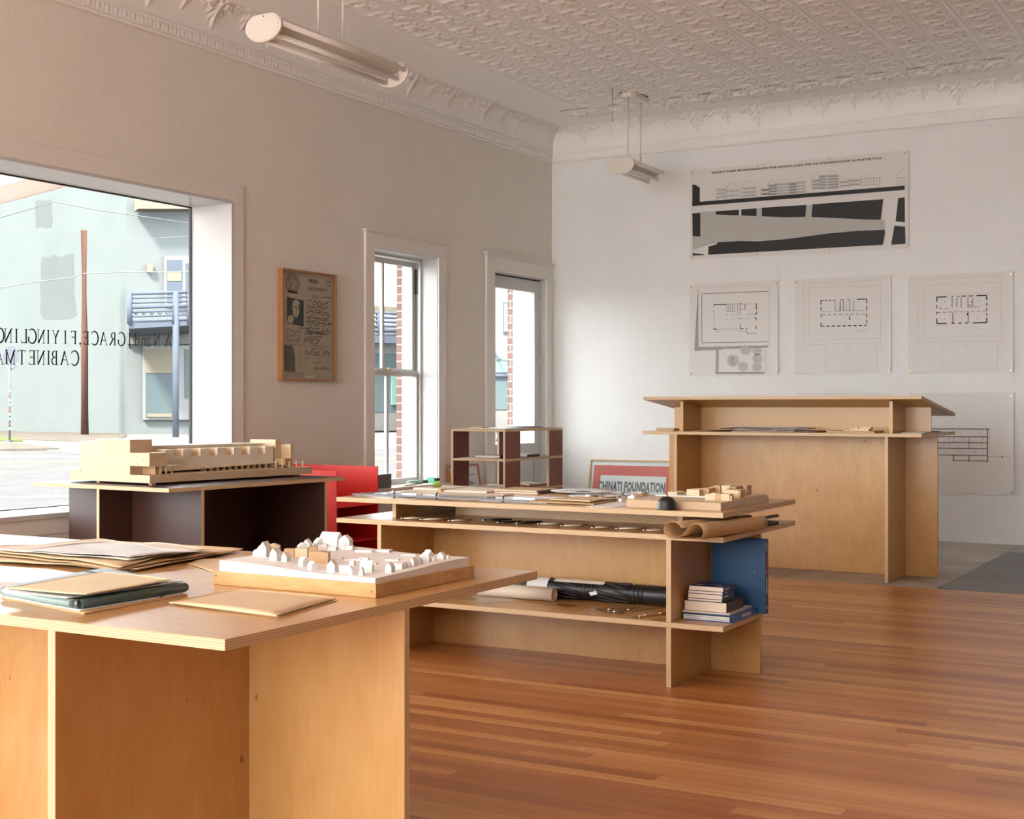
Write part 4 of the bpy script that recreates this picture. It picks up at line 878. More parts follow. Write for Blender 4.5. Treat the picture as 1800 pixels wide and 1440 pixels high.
def dl(b, u0, v0, u1, v1, wd=.003):
    A, B = D(u0, v0), D(u1, v1); d = B-A
    if d.length < 1e-5: return
    nn = Vector((0, -d.z, d.y)).normalized()*wd/2; b.prism([A+nn, B+nn, B-nn, A-nn], (.0005, 0, 0))
def dp(b, pts, off=.0006): b.prism([D(u, v, off) for u, v in pts], (.0005, 0, 0))
def script(u0, v, u1, amp=.010, wd=.0028, seed=0):
    n = int((u1-u0)*90); pr = None
    for i in range(n+1):
        u = u0+(u1-u0)*i/n; vv = v+amp*noise.noise(Vector((i*.9, seed, 0)))*1.8; 
        if pr and noise.noise(Vector((i*.23, seed, 9))) > -.33: dl(ink, pr[0], pr[1], u, vv, wd)
        pr = (u, vv)
for k in range(40):
    a, c = 2*PI*k/40, 2*PI*(k+1)/40
    for r in (.125, .112, .082): dl(ink, .21+r*math.cos(a), .115+r*.74*math.sin(a), .21+r*math.cos(c), .115+r*.74*math.sin(c), .003)
    if k % 2: dl(ink, .21+.088*math.cos(a), .115+.065*math.sin(a), .21+.106*math.cos(a), .115+.078*math.sin(a), .004)
for k in range(46): 
    u = .21+random.uniform(-.06, .06); v = .12+random.uniform(-.055, .055); dl(ink, u, v, u+random.uniform(-.02, .02), v+random.uniform(-.02, .02), .0035)
dp(ink, [(.12, .175), (.31, .19), (.30, .205), (.12, .20)])
dp(ink, [(.105, .245), (.415, .262), (.415, .505), (.105, .49)])
face = MB()
face.prism([D(.275+.085*math.cos(a)*(1 if math.sin(a) < 0 else .8), .345+.085*math.sin(a), .0012) for a in [k*PI/10 for k in range(20)]], (.0004, 0, 0))
face.prism([D(u, v, .0012) for u, v in ((.11, .48), (.13, .42), (.21, .405), (.235, .44), (.20, .487))], (.0004, 0, 0))
dp2 = lambda pts: ink.prism([D(u, v, .0018) for u, v in pts], (.0004, 0, 0))
for pts in (((.228, .329), (.258, .329), (.255, .339), (.232, .339)), ((.288, .330), (.322, .332), (.318, .342), (.290, .340)), ((.222, .325), (.328, .328), (.328, .3305), (.222, .3275)), ((.258, .390), (.290, .391), (.288, .3935), (.258, .3925)), ((.268, .345), (.273, .345), (.285, .370), (.270, .372)), ((.325, .30), (.345, .30), (.348, .40), (.318, .425), (.31, .41), (.333, .38)), ((.19, .285), (.21, .27), (.20, .33), (.192, .34)), ((.24, .43), (.27, .455), (.30, .43), (.29, .50), (.25, .495))): dp2(pts)
face.build('portrait', 'newsprint', e, label='light face shape in the small portrait photo')
for i, v in enumerate((.215, .262, .288, .312, .338, .362, .385, .412, .437, .460, .487, .515, .540, .56)):
    script(.47 if i else .52, v, .90 if i % 3 else .96, .012, .0055 if i % 2 else .0035, i+.5)
for i, v in enumerate((.545, .565, .59, .613, .635, .655)):
    script(.08, v, .36, .006, .0035, i+20.5); script(.42, v+.004, .84-.03*i, .008, .0045, i+30.5)
script(.43, .745, .93, .028, .004, 55.5); script(.45, .80, .92, .002, .0014, 57.1); script(.60, .895, .93, .022, .0035, 60.2); script(.10, .94, .42, .006, .0025, 63.3)
dl(ink, .07, .678, .88, .686, .0025); dl(ink, .44, .765, .90, .772, .002); dl(ink, .35, .69, .35, .90, .0018)
for q in ((.03, .02, .97, .03), (.03, .02, .03, .975), (.97, .03, .97, .975), (.03, .975, .97, .975)): dl(soft, *q, .0015)
dp(soft, [(.06, .688), (.21, .694), (.255, .79), (.26, .935), (.06, .93)]); dl(ink, .03, .955, .60, .962, .002)
ink.build('print', 'black_ink', e); mat('smudge_ink', (.13, .10, .075, 1), .8, mottle=.6); soft.build('smudge', 'smudge_ink', e)
dfr = lambda u, v: frame3(D(u, v, .0008), (0, 1, 0), (0, 0, 1), (1, 0, 0))
text_mesh('number', '0954250', .040, dfr(.60, .072), 'black_ink', e, .0003, .0012, .8); text_mesh('heading', "CARTE D'IDENTITÉ", .033, dfr(.68, .145), 'black_ink', e, .0003, .0003, .85)
text_mesh('number', '11  9', .036, dfr(.88, .065), 'black_ink', e, .0003, .001, .8); text_mesh('small_print', 'Serie B', .018, dfr(.89, .098), 'black_ink', e, .0003)
text_mesh('subheading', 'SIGNALEMENT', .019, dfr(.42, .525), 'black_ink', e, .0003); text_mesh('subheading', 'Signature du Titulaire', .013, dfr(.70, .705), 'black_ink', e, .0003); text_mesh('subheading', 'CACHET OFFICIEL', .014, dfr(.66, .843), 'black_ink', e, .0003)
MB().box(XD, XD+.001, D(.44, 0).y, D(.62, 0).y, D(0, .985).z, D(0, .960).z).build('caption_tag', 'cream_paper', e)

# leaning framed poster on the back wall
e = empty('framed_poster', (-5.58, YB-.14, 0), 'red and white lettered poster in a light wood frame leaning on the back wall', 'poster')
px0, px1, hh = -6.035, -5.115, .662
tl = math.atan2(.13, .65); M = Matrix.Translation((0, YB-.155, -.001)) @ Matrix.Rotation(-tl, 4, 'X')
def lb(nm, m, x0, x1, z0, z1, y0=-.0, y1=.03, **k): MB().box(x0, x1, y0, y1, z0, z1, M=M).build(nm, m, e, **k)
for a in ((px0, px0+.014, 0, hh), (px1-.014, px1, 0, hh), (px0+.014, px1-.014, 0, .014), (px0+.014, px1-.014, hh-.014, hh)): lb('frame', 'light_frame', *a)
lb('mount', 'white_paper', px0+.014, px1-.014, .014, hh-.014, .012, .028)
lb('red_field', 'poster_red', px0+.045, px1-.045, .04, hh-.055, .0105, .0115)
lb('white_field', 'white_paper', px0+.125, px1-.095, .04, hh-.155, .009, .0104)
text_mesh('lettering', 'CHINATI FOUNDATION', .125, M @ frame3(((px0+px1)/2+.004, .0085, .395), (1, 0, 0), (0, 0, 1), (0, -1, 0)), 'poster_grey', e, .0003, .0055, .50, 1.06)
sc = MB()
for k in range(70): x = px0+.05+k*.0122; sc.box(x, x+.0028, .0076, .0080, .34, .45, M=M)
lb('glazing', 'window_glass', px0+.014, px1-.014, .014, hh-.014, .004, .006)

# small framed picture behind the shelf
e = empty('framed_picture', (-6.42, 10.4, 0), 'small orange framed grey picture leaning behind the open shelf', 'picture')
M = Matrix.Translation((-6.335, 10.14, 0)) @ Matrix.Rotation(math.radians(-9.5), 4, 'Y')
zz = .66
for a in ((0, .016, 0, zz), (.50, .516, 0, zz), (.016, .50, 0, .016), (.016, .50, zz-.016, zz)): MB().box(-.03, 0, a[0], a[1], a[2], a[3], M=M).build('frame', 'orange_frame', e)
MB().box(-.028, -.010, .016, .50, .016, zz-.016, M=M).build('print', 'white_paper', e)
b = MB()
for k in range(26):
    y = .16+random.random()*.24; z = .46+random.random()*.12-.25*(k % 3 == 0); b.box(-.010, -.009, y-.05*random.random(), y+.06, z, z+.006, M=M)
b.build('brush_marks', 'grey_ink', e)

# ================================================================== THINGS ON THE NEAR DESK
ZT = .7402
def sheet(name, label, pts, z, m, cat='paper', curl=.004, th=.0012, group=None, seed=0, edge=0, n=14):
    """a sheet given by four photo pixels of its corners at height z (a flat sheet on the desk), with gentle waves"""
    P = [PZ(x, y, z) if len(pts[0]) == 2 else Vector((x, y, z)) for (x, y) in pts] if isinstance(pts[0], tuple) else pts
    def top(u, v):
        p = P[0].lerp(P[1], u).lerp(P[3].lerp(P[2], u), v); jx = .0025*edge*noise.noise(Vector((u*9, v*9, seed)))
        w = max(0, .5+noise.noise(Vector((p.x*7, p.y*7, 2.5))))*curl
        return Vector((p.x+jx, p.y+jx, z+th+w))
    b = MB(); b.grid(top, n, n); nb_ = len(b.v)
    b.grid(lambda u, v: top(u, v)-Vector((0, 0, th)), n, n)
    k = n+1
    for i in range(n):
        for (a, c) in ((i*k, (i+1)*k), (i*k+n, (i+1)*k+n), (i, i+1), (n*k+i, n*k+i+1)): b.face([a, c, nb_+c, nb_+a])
    o = b.build(name, m, label=label, cat=cat, group=group); return o
G = 'brown paper sheets stacked at the back of the near desk'
stack = [
 ('kraft', [(-40, 976), (182, 950), (428, 966), (224, 1008)], 'crumpled brown kraft sheet, lowest of the stack at the back of the near desk'),
 ('pale_kraft', [(-60, 985), (150, 953), (426, 968), (240, 1003)], 'wide tan sheet second from the bottom of the desk stack'),
 ('kraft', [(-50, 972), (110, 955), (395, 972), (205, 1004)], 'creased brown sheet in the middle of the desk stack'),
 ('pale_kraft', [(-50, 966), (120, 958), (352, 966), (212, 1000)], 'folded tan wrapper just under the top sheets of the desk stack'),
 ('cream_paper', [(-30, 966), (175, 950), (372, 967), (228, 989)], 'cream tracing wrapper second from the top of the desk stack'),
 ('grey_tracing', [(38, 970), (185, 953), (348, 973), (232, 984)], 'grey tracing paper lying on top of the desk stack')]
z = ZT
for i, (m, pts, lab) in enumerate(stack):
    sheet('paper_sheet', lab, pts, z, m, group=None, curl=.003+.0012*i, seed=i*3.3, edge=2); z += .0052
sheet('paper_sheet', 'loose tan sheet between the paper stack and the village model', [(330, 992), (352, 984), (440, 984), (380, 1008)], ZT, 'pale_kraft', curl=.002, seed=7)
sheet('paper_sheet', 'thin grey sheet at the left edge behind the teal folders', [(-60, 1044), (-60, 1022), (62, 1026), (20, 1036)], ZT, 'grey_tracing', curl=.001, seed=8)
# envelope
e = empty('envelope', PZ(440, 1060, ZT), 'tan string envelope lying flat in front of the village model', 'envelope')
def env(name, label_mat, pts, z, th, parent):
    P = [PZ(x, y, z) for x, y in pts]; b = MB()
    f = lambda u, v, dz: P[0].lerp(P[1], u).lerp(P[3].lerp(P[2], u), v)+Vector((0, 0, dz))
    b.grid(lambda u, v: f(u, v, th*(.35+.65*math.sin(v*PI)**.4)+.001*noise.noise(Vector((u*3, v*3, 2)))), 10, 10); nb_ = len(b.v); b.grid(lambda u, v: f(u, v, 0), 10, 10)
    for i in range(10):
        for (a, c) in ((i*11, (i+1)*11), (i*11+10, (i+1)*11+10), (i, i+1), (110+i, 110+i+1)): b.face([a, c, nb_+c, nb_+a])
    return b.build(name, label_mat, parent)
env('back_flap', 'kraft', [(300, 1061), (408, 1040), (594, 1057), (490, 1086)], ZT, .003, e)
env('pocket', 'pale_kraft', [(297, 1060), (409, 1038), (590, 1053), (486, 1083.5)], ZT+.0036, .0055, e)
c = PZ(373, 1054, ZT+.008); b = MB(); b.lathe([(.0055, 0), (.0055, .0012)], (c.x, c.y, ZT+.0075), 14); b.build('eyelet', 'galvanised', e)
# teal portfolio with papers
def lay(name, label, m, pts, z, th, cat='folder', curl=.0, **k): return sheet(name, label, pts, z, m, cat=cat, curl=curl, th=th, **k)
lay('envelope', 'brown envelope at the bottom of the teal folder pile', 'kraft', [(2, 1052), (180, 1019), (330, 1047), (148, 1081)], ZT, .003, 'envelope', .0005)
lay('paper_sheet', 'white sheets under the teal folder', 'white_paper', [(8, 1050), (182, 1018), (322, 1044), (140, 1075)], ZT+.0036, .002, 'paper', .0005)
e = empty('folder', PZ(160, 1045, ZT), 'teal card portfolio closed with a dark elastic band', 'folder')
A, B_, Cc, D_ = [PZ(x, y, ZT+.0065) for x, y in ((6, 1047), (182, 1012), (327, 1040), (136, 1071))]
def slab_round(name, P0, P1, P2, P3, z0, h, m, shrink=0):
    b = MB(); pts = [P0, P1, P2, P3]
    prof = [(0, 0), (-.005, h*.2), (-.007, h*.5), (-.005, h*.8), (0, h), ]
    cen = (P0+P1+P2+P3)/4
    rings = []
    for off, hz in prof:
        ring = []
        for p in pts: d = (p-cen); d.z = 0; ring.append(Vector((p.x, p.y, z0+hz))-d.normalized()*off)
        rings.append(ring)
    base = len(b.v)
    for r in rings: b.v += r
    for i in range(len(rings)-1):
        for j in range(4):
            k = (j+1) % 4; b.face([base+i*4+j, base+i*4+k, base+(i+1)*4+k, base+(i+1)*4+j], 0, None, False)
    b.face([base+3, base+2, base+1, base]); t = base+(len(rings)-1)*4; b.face([t, t+1, t+2, t+3])
    return b.build(name, m, e)
slab_round('cover', A, B_, Cc, D_, ZT+.0065, .020, 'teal_card')
q0, q1 = A.lerp(D_, .04), A.lerp(D_, .95); n_ = (A-B_).normalized()
b = MB(); b.tube([q0+n_*.002+Vector((0, 0, .0105)), q1+n_*.002+Vector((0, 0, .0105))], .0098, 14); b.build('spine_roll', 'pale_teal_card', e, label='pale teal rounded flap')
q0, q1 = D_.lerp(Cc, .02), D_.lerp(Cc, .98)
n2 = (D_-A).normalized(); b = MB(); b.tube([q0+n2*.002+Vector((0, 0, .0100)), q1+n2*.002+Vector((0, 0, .0100))], .0100, 14); b.build('spine_roll', 'teal_card', e)
s0, s1 = A.lerp(B_, .8), D_.lerp(Cc, .80)
b = MB(); dz = Vector((0, 0, .021)); b.tube([s0+dz, s1+dz+(n2*-.005), s1+n2*.011+Vector((0, 0, .012)), s1+n2*.004+Vector((0, 0, -.004))+(A-B_).normalized()*.03], .0016, 6); b.build('elastic_band', 'matt_black', e)
lay('paper_sheet', 'mauve sheet just under the yellow sheet on the teal folder', 'grey_tracing', [(8, 1040), (182, 1011), (322, 1023), (118, 1053)], ZT+.0285, .0015, 'paper', .003, seed=3)
lay('paper_sheet', 'large yellow manila sheet on top of the teal folder', 'manila', [(14, 1035), (182, 1006), (300, 1020), (152, 1047)], ZT+.036, .0015, 'paper', .003, seed=5)

# white village model
e = empty('site_model', (-2.05, 2.75, .74), 'white village model on a pine tray, on the near desk', 'model')
bx0, bx1, by0, by1 = -2.300, -1.812, 2.545, 2.978
b = MB(); b.box(bx0, bx1, by0, by0+.019, ZT, .7725, emi=None, grain=0); b.box(bx0, bx1, by1-.019, by1, ZT, .7725, grain=0); b.box(bx1-.019, bx1, by0+.0195, by1-.0195, ZT, .7725, grain=1); b.box(bx0, bx0+.019, by0+.0195, by1-.0195, ZT, .7725, grain=1)
b.build('tray', 'pine_face', e, bevel=.0012)
tx0, tx1, ty0, ty1 = -2.290, -1.822, 2.556, 2.968
def tz(x, y):
    u = (x-tx0)/(tx1-tx0); v = (y-ty0)/(ty1-ty0)
    h = .0255-.0155*(1/(1+math.exp(-(u-.42)*9)))+.001
    h += .010*v*(u)+.002*math.sin(v*7+u*3)*v
    return .7727+h
b = MB(); n = 26
b.grid(lambda u, v: (tx0+(tx1-tx0)*u, ty0+(ty1-ty0)*v, tz(tx0+(tx1-tx0)*u, ty0+(ty1-ty0)*v)), n, n)
for i in range(n):
    for (x, y, x2, y2) in ((tx0+(tx1-tx0)*i/n, ty0, tx0+(tx1-tx0)*(i+1)/n, ty0), (tx1, ty0+(ty1-ty0)*i/n, tx1, ty0+(ty1-ty0)*(i+1)/n), (tx0+(tx1-tx0)*(i+1)/n, ty1, tx0+(tx1-tx0)*i/n, ty1), (tx0, ty0+(ty1-ty0)*(i+1)/n, tx0, ty0+(ty1-ty0)*i/n)):
        b.quad((x, y, .7727), (x2, y2, .7727), (x2, y2, tz(x2, y2)), (x, y, tz(x, y)))
b.build('terrain', 'white_block', e)
def house(px, py, w, h, d=None, rot=0, m='white_block', roof=.38, nm='house'):
    """px,py = photo point of its base centre; w,h in photo pixels there"""
    p = PZ(px, py, .790); s_ = (p-CP).dot(FW)/F_PX; W_, H_ = w*s_, h*s_; D2 = (d or w)*s_
    p.x = max(tx0+.01, min(tx1-.01, p.x)); p.y = max(ty0+.01, min(ty1-.01, p.y))
    z0 = tz(p.x, p.y)-.002; M = Matrix.Translation((p.x, p.y, z0)) @ Matrix.Rotation(math.radians(rot), 4, 'Z')
    b = MB(); H_ += .002
    if roof: b.prism([(-W_/2, -D2/2, 0), (W_/2, -D2/2, 0), (W_/2, -D2/2, H_*(1-roof)), (0, -D2/2, H_), (-W_/2, -D2/2, H_*(1-roof))], (0, D2, 0), M=M)
    else: b.box(-W_/2, W_/2, -D2/2, D2/2, 0, H_, M=M)
    b.build(nm, m, e)
for q in ((437, 980, 13, 18, 18, 20), (445, 983, 7, 11, 9, 15), (456, 984, 8, 13, 9, 5), (466, 984, 13, 26, 22, 15), (485, 990, 14, 21, 20, 10), (503, 991, 10, 15, 16, 10), (499, 969, 14, 12, 10, 60), (528, 969, 12, 17, 22, 25),
          (550, 966, 15, 15, 12, 70), (533, 996, 13, 16, 12, 80), (549, 1000, 12, 15, 13, 75), (584, 1002, 14, 21, 18, 20), (619, 1006, 7, 13, 12, 5), (636, 1007, 7, 14, 24, 30), (645, 1002, 9, 20, 24, 100), (612, 962, 20, 24, 36, 95),
          (648, 962, 20, 20, 14, 10), (584, 960, 12, 12, 18, 20), (480, 963, 14, 7, 9, 80), (686, 1003, 12, 17, 14, 5), (713, 996, 7, 10, 14, 5), (720, 995, 7, 10, 14, 5), (728, 994, 9, 15, 18, 5), (738, 992, 8, 12, 12, 5), (746, 989, 14, 17, 16, 40), (753, 985, 13, 17, 12, 80),
          (776, 985, 12, 13, 14, 10), (624, 966, 14, 14, 10, 70), (766, 984, 8, 8, 8, 0)):
    house(*q)
for q in ((607, 1003, 20, 13, 8, 20, 'white_block', 0), (515, 968, 14, 6, 10, 20, 'white_block', 0), (566, 968, 16, 5, 10, 30, 'white_block', 0), (585, 973, 14, 6, 14, 25, 'white_block', 0), (600, 972, 14, 6, 14, 25, 'white_block', 0), (614, 972, 14, 6, 14, 25, 'white_block', 0),
          (590, 984, 26, 2, 20, 25, 'white_block', 0), (640, 975, 30, 4, 16, 25, 'white_block', 0), (620, 985, 30, 2.5, 18, 30, 'white_block', 0), (650, 990, 26, 2, 14, 20, 'white_block', 0), (690, 985, 24, 2, 14, 20, 'white_block', 0), (620, 992, 8, 8, 8, 10, 'white_block', 0),
          (640, 985, 16, 5, 8, 20, 'white_block', 0), (702, 998, 16, 10, 10, 5, 'white_block', 0), (720, 978, 26, 1.5, 16, 20, 'white_block', 0), (788, 985, 4, 7, 5, 0, 'white_block', 0), (760, 988, 10, 8, 8, 20, 'white_block', 0), (676, 974, 24, 4, 16, 10, 'white_block', 0), (590, 966, 24, 5, 12, 20, 'white_block', 0)):
    house(*q, nm='flat_block')
for q in ((481, 979, 22, 18, 14, 30, 'blond_wood', .2), (510, 984, 18, 14, 14, 25, 'brown_wood', 0), (531, 984, 22, 16, 16, 25, 'blond_wood', 0), (552, 975, 12, 9, 9, 25, 'brown_wood', 0), (562, 990, 34, 20, 22, 25, 'brown_wood', .1)):
    house(*q, nm='wood_block')
for x, y in ((379.5, 1012), (653, 1040)):
    p = PY(x, y, by0-.0005); MB().tube([p, p-Vector((0, .001, 0))], .0022, 10).build('screw', 'galvanised', e)
# ================================================================== LONG WOODEN MODEL ON THE DARK DESK
WR = Matrix.Translation((-5.44, 5.51, .752)) @ Matrix.Rotation(math.radians(-4.6), 4, 'Z')
e = empty('building_model', (-5.75, 6.15, .74), 'long maple building model with notched block, on the dark desk', 'model')
def wb(nm, x0, x1, y0, y1, z0, z1, m='maple_face', **k): b = MB(); b.box(x0, x1, y0, y1, z0, z1, M=WR, **k); return b.build(nm, m, e, bevel=.0008)
wb('base_slab', -.68, 0, 0, 1.30, 0, .044)
for x, y in ((-.46, .02), (-.02, .02), (-.46, 1.2), (-.05, 1.2)): wb('foot', x-.012, x+.012, y, y+.03, -.0115, 0, 'brown_wood')
wb('raised_plinth', -.68, -.59, 0, .5, .044, .062)
wb('tower_block', -.595, -.165, .002, .16, .044, .224)
wb('tower_block', -.46, -.165, .002, .16, .224, .237)
wb('side_wing', -.165, -.005, .002, .13, .092, .166)
wb('recess_wall', -.165, -.06, .09, .13, .044, .092, 'brown_wood')
wb('canopy_plate', -.10, -.005, .05, .22, .088, .093)
for k in range(6): wb('column', -.012-.012*(k % 2), -.009-.012*(k % 2), .08+.02*k, .083+.02*k, .044, .088)
# hall: long wall with square notches
b = MB(); y0, y1 = .17, 1.10; xh = -.14
pts = [(y0, .060)]; n = 7; seg = (y1-y0)/n
prof = [(y0, .055), (y1, .072), (y1, .176)]
for k in range(n, 0, -1):
    ya = y0+seg*k; yb2 = y0+seg*(k-1); prof += [(ya, .176), (ya-seg*.52, .176), (ya-seg*.52, .132), (yb2, .132)]
b.prism([(xh, y, z) for y, z in prof], (-.02, 0, 0), M=WR); b.build('notched_wall', 'cream_paper', e)
b = MB()
for k in range(1, n+1):
    ya = y0+seg*(k-1); b.box(xh-.10, xh-.021, ya, ya+seg*.48, .125, .134, M=WR); b.box(xh-.105, xh-.10, ya, ya+seg*.48, .125, .176, M=WR)
    b.box(xh-.10, xh-.021, ya+seg*.50, ya+seg*.99, .10, .176, M=WR)
b.build('skylight_row', 'blond_wood', e)
b = MB(); b.prism([(xh-.11, .16, .044), (xh-.11, 1.12, .044), (xh-.11, 1.12, .193), (xh-.11, .16, .198)], (-.17, 0, 0), M=WR); b.build('roof_block', 'cream_paper', e)
b = MB(); b.prism([(xh+.03, .20, .060), (xh-.03, .20, .060), (xh-.03, 1.14, .078), (xh+.03, 1.14, .078)], (0, 0, -.006), M=WR); b.build('walkway', 'blond_wood', e)
for k in range(12): y = .52+k*.05; MB().box(xh-.02, xh+.02, y, y+.006, .044, .068, M=WR).build('gallery_fin', 'brown_wood', e)
wb('end_block', -.36, -.14, 1.12, 1.17, .10, .215); wb('end_block', -.26, -.06, 1.17, 1.20, .10, .185); wb('end_block', -.30, -.06, 1.12, 1.18, .06, .10, 'brown_wood'); wb('end_block', -.34, -.11, 1.20, 1.24, .044, .09)
for i, (x, h) in enumerate(((-.02, .07), (.0-.025, .075), (-.025, .052), (-.025, .05), (-.03, .05))):
    p = WR @ Vector((x, 1.0+.062*i, .044)); MB().tube([p, p+Vector((0, 0, h*.75))], .0055, 10).build('peg', 'blond_wood', e)

# ================================================================== THINGS ON THE MIDDLE DESK
ZM = .7402
def P4(pts, z): return [(PZ(x, y, z)) for x, y in pts]
# acrylic plate with knobs
e = empty('acrylic_plate', (-3.4, 5.4, ZM), 'long clear acrylic plate with small steel knobs along the front of the middle desk', 'plate')
b = MB(); b.box(-3.93, -2.96, 5.33, 5.48, ZM+.012, ZM+.016, ); b.build('plate', 'acrylic', e)
b = MB(); b.box(-3.93, -2.96, 5.322, 5.330, ZM+.0105, ZM+.0165); b.build('edge_strip', 'galvanised', e)
for x in (-3.70, -3.46, -3.10):
    b = MB(); b.lathe([(.004, -.0118), (.004, .018), (.011, .019), (.011, .024), (.002, .025)], (x, 5.345, ZM+.012), 14); b.build('knob', 'steel', e)
sheet('drawing_sheet', 'large pale veneer-like drawing under the acrylic plate on the middle desk', [Vector((-3.86, 5.40, 0)), Vector((-3.90, 5.80, 0)), Vector((-3.30, 5.80, 0)), Vector((-3.26, 5.40, 0))], ZM, 'cream_paper', curl=.003, seed=1, th=.003)
sheet('drawing_sheet', 'white sheet to the right of the pale drawing on the middle desk', [Vector((-3.24, 5.36, 0)), Vector((-3.28, 5.75, 0)), Vector((-2.92, 5.78, 0)), Vector((-2.90, 5.38, 0))], ZM, 'white_paper', curl=.002, seed=2)
MB().box(-3.985, -3.79, 5.93, 6.20, ZM, ZM+.010).build('drawing_board', ['cream_paper'], label='thin cream board under the ink bottle on the middle desk', cat='board', bevel=.001)
MB().box(-3.785, -3.76, 5.85, 5.925, ZM, ZM+.013).build('wood_offcut', ['brown_wood'], label='short brown wood offcut beside the cream board', cat='wood')
bb_ = MB(); Mx = Matrix.Translation((-3.61, 6.02, ZM)) @ Matrix.Rotation(.02, 4, 'Z'); bb_.box(-.165, .105, -.15, .13, 0, .009, M=Mx); bb_.build('drawing_board', 'cream_paper', label='cream portfolio board with a dark end, behind the spiral notebooks', cat='board', bevel=.001)
# notebooks
for i, (lab, x, y, z, r, h) in enumerate((('brown spiral notebook, lower of the pair on the middle desk', -3.36, 6.03, ZM+.0, .03, .008), ('brown card notebook, upper of the pair on the middle desk', -3.365, 6.04, ZM+.0095, -.01, .008))):
    e = empty('notebook', (x, y, z), lab, 'notebook'); Mx = Matrix.Translation((x, y, z)) @ Matrix.Rotation(r, 4, 'Z')
    b = MB(); b.box(-.13, .115, -.105, .105, .001, h-.001, M=Mx); b.build('pages', 'page_edges', e)
    b = MB(); b.box(-.131, .117, -.107, .107, h-.001, h, M=Mx); b.box(-.131, .117, -.107, .107, 0, .001, M=Mx); b.build('cover', 'kraft', e)
    if i == 0:
        b = MB()
        for k in range(24):
            c = Mx @ Vector((.117, -.10+k*.0087, .0072)); b.tube([c+Vector((.006*math.cos(a), 0, .006*math.sin(a))) for a in [q*PI/4 for q in range(9)]], .0011, 5, cap=False)
        b.build('spiral_binding', 'matt_black', e)
# ink bottle
e = empty('ink_bottle', (-3.80, 6.02, ZM+.010), 'squat green-yellow glass ink bottle with black cap on the middle desk', 'bottle')
c = PZ(768, 857, ZM+.010); c.z = ZM+.0102
b = MB(); b.lathe([(.016, 0), (.023, .003), (.025, .014), (.022, .026), (.013, .031), (.013, .037)], c, 28); b.build('bottle', 'ink_glass', e)
b = MB(); b.lathe([(.013, .002), (.020, .005), (.021, .011), (.020, .013)], c, 24); b.build('ink', 'amber_acrylic', e)
b = MB(); b.lathe([(.0155, .035), (.0155, .047), (.0145, .049)], c, 24); b.build('cap', 'black_rubber', e)
# flat dish, rings
e = empty('paper_disc', (-3.12, 6.12, ZM), 'large flat white disc with a centre hole on the middle desk', 'disc')
b = MB(); b.lathe([(.045, .006), (.12, .0065), (.165, .0135), (.165, .015), (.12, .009), (.045, .0085)], (-3.075, 6.10, ZM), 40); b.build('disc', 'white_paper', e)
b = MB(); b.lathe([(.040, .0088), (.040, .0094)], (-3.075, 6.10, ZM), 28); b.build('centre_hole', 'soft_ink', e)
b = MB(); b.lathe([(.10, 0), (.12, .002), (.12, .004), (.10, .003)], (-2.93, 5.92, ZM), 32); b.build('paper_disc', 'white_paper', label='thin white disc lying under the middle steel ring', cat='disc')
def ring(lab, x, y, z, r, h):
    e = MB(); pr = 40; b = e
    for k in range(pr):
        a, c = 2*PI*k/pr, 2*PI*(k+1)/pr
        for (r0, r1, z0, z1) in ((r, r, 0, h), (r-.004, r-.004, h, 0)):
            b.quad((x+r0*math.cos(a), y+r0*math.sin(a), z+z0), (x+r0*math.cos(c), y+r0*math.sin(c), z+z0), (x+r1*math.cos(c), y+r1*math.sin(c), z+z1), (x+r1*math.cos(a), y+r1*math.sin(a), z+z1))
        b.quad((x+r*math.cos(a), y+r*math.sin(a), z+h), (x+r*math.cos(c), y+r*math.sin(c), z+h), (x+(r-.004)*math.cos(c), y+(r-.004)*math.sin(c), z+h), (x+(r-.004)*math.cos(a), y+(r-.004)*math.sin(a), z+h))
    b.build('steel_ring', 'chrome', label=lab, cat='ring')
ring('polished steel ring leftmost of three, beside the white disc', -2.86, 5.80, ZM+.0045, .048, .014)
ring('smallest polished steel ring, between the two larger rings', -2.735, 5.83, ZM, .027, .014)
ring('largest polished steel ring, beside the wooden block model', -2.77, 6.06, ZM, .068, .017)
# envelopes at the front
sheet('envelope', 'large tan envelope lowest of the pair at the front of the middle desk', [Vector((-3.01, 5.40, 0)), Vector((-2.98, 5.66, 0)), Vector((-2.70, 5.72, 0)), Vector((-2.66, 5.38, 0))], ZM+.002, 'kraft', 'envelope', .002, .004, seed=3)
sheet('envelope', 'creased orange-tan envelope on top of the pair on the middle desk', [Vector((-2.92, 5.45, 0)), Vector((-2.90, 5.68, 0)), Vector((-2.69, 5.70, 0)), Vector((-2.70, 5.42, 0))], ZM+.0085, 'pale_kraft', 'envelope', .005, .004, seed=4)
sheet('paper_sheet', 'plain white sheet beside the black bell on the middle desk', [Vector((-2.66, 5.30, 0)), Vector((-2.70, 5.60, 0)), Vector((-2.56, 5.60, 0)), Vector((-2.52, 5.30, 0))], ZM, 'white_paper', curl=.0, seed=5)
# bell-shaped black cup
e = empty('rubber_bell', (-2.29, 5.305, ZM), 'black rubber bell-shaped plunger with brass tip at the desk front', 'bell')
b = MB(); b.lathe([(.042, 0), (.043, .004), (.040, .009), (.039, .030), (.034, .043), (.022, .052), (.010, .055)], (-2.29, 5.322, ZM), 36); b.build('cup', 'black_rubber', e)
b = MB(); b.lathe([(.006, .054), (.007, .058), (.006, .064), (.002, .066)], (-2.29, 5.322, ZM), 14); b.build('tip', 'brass', e)
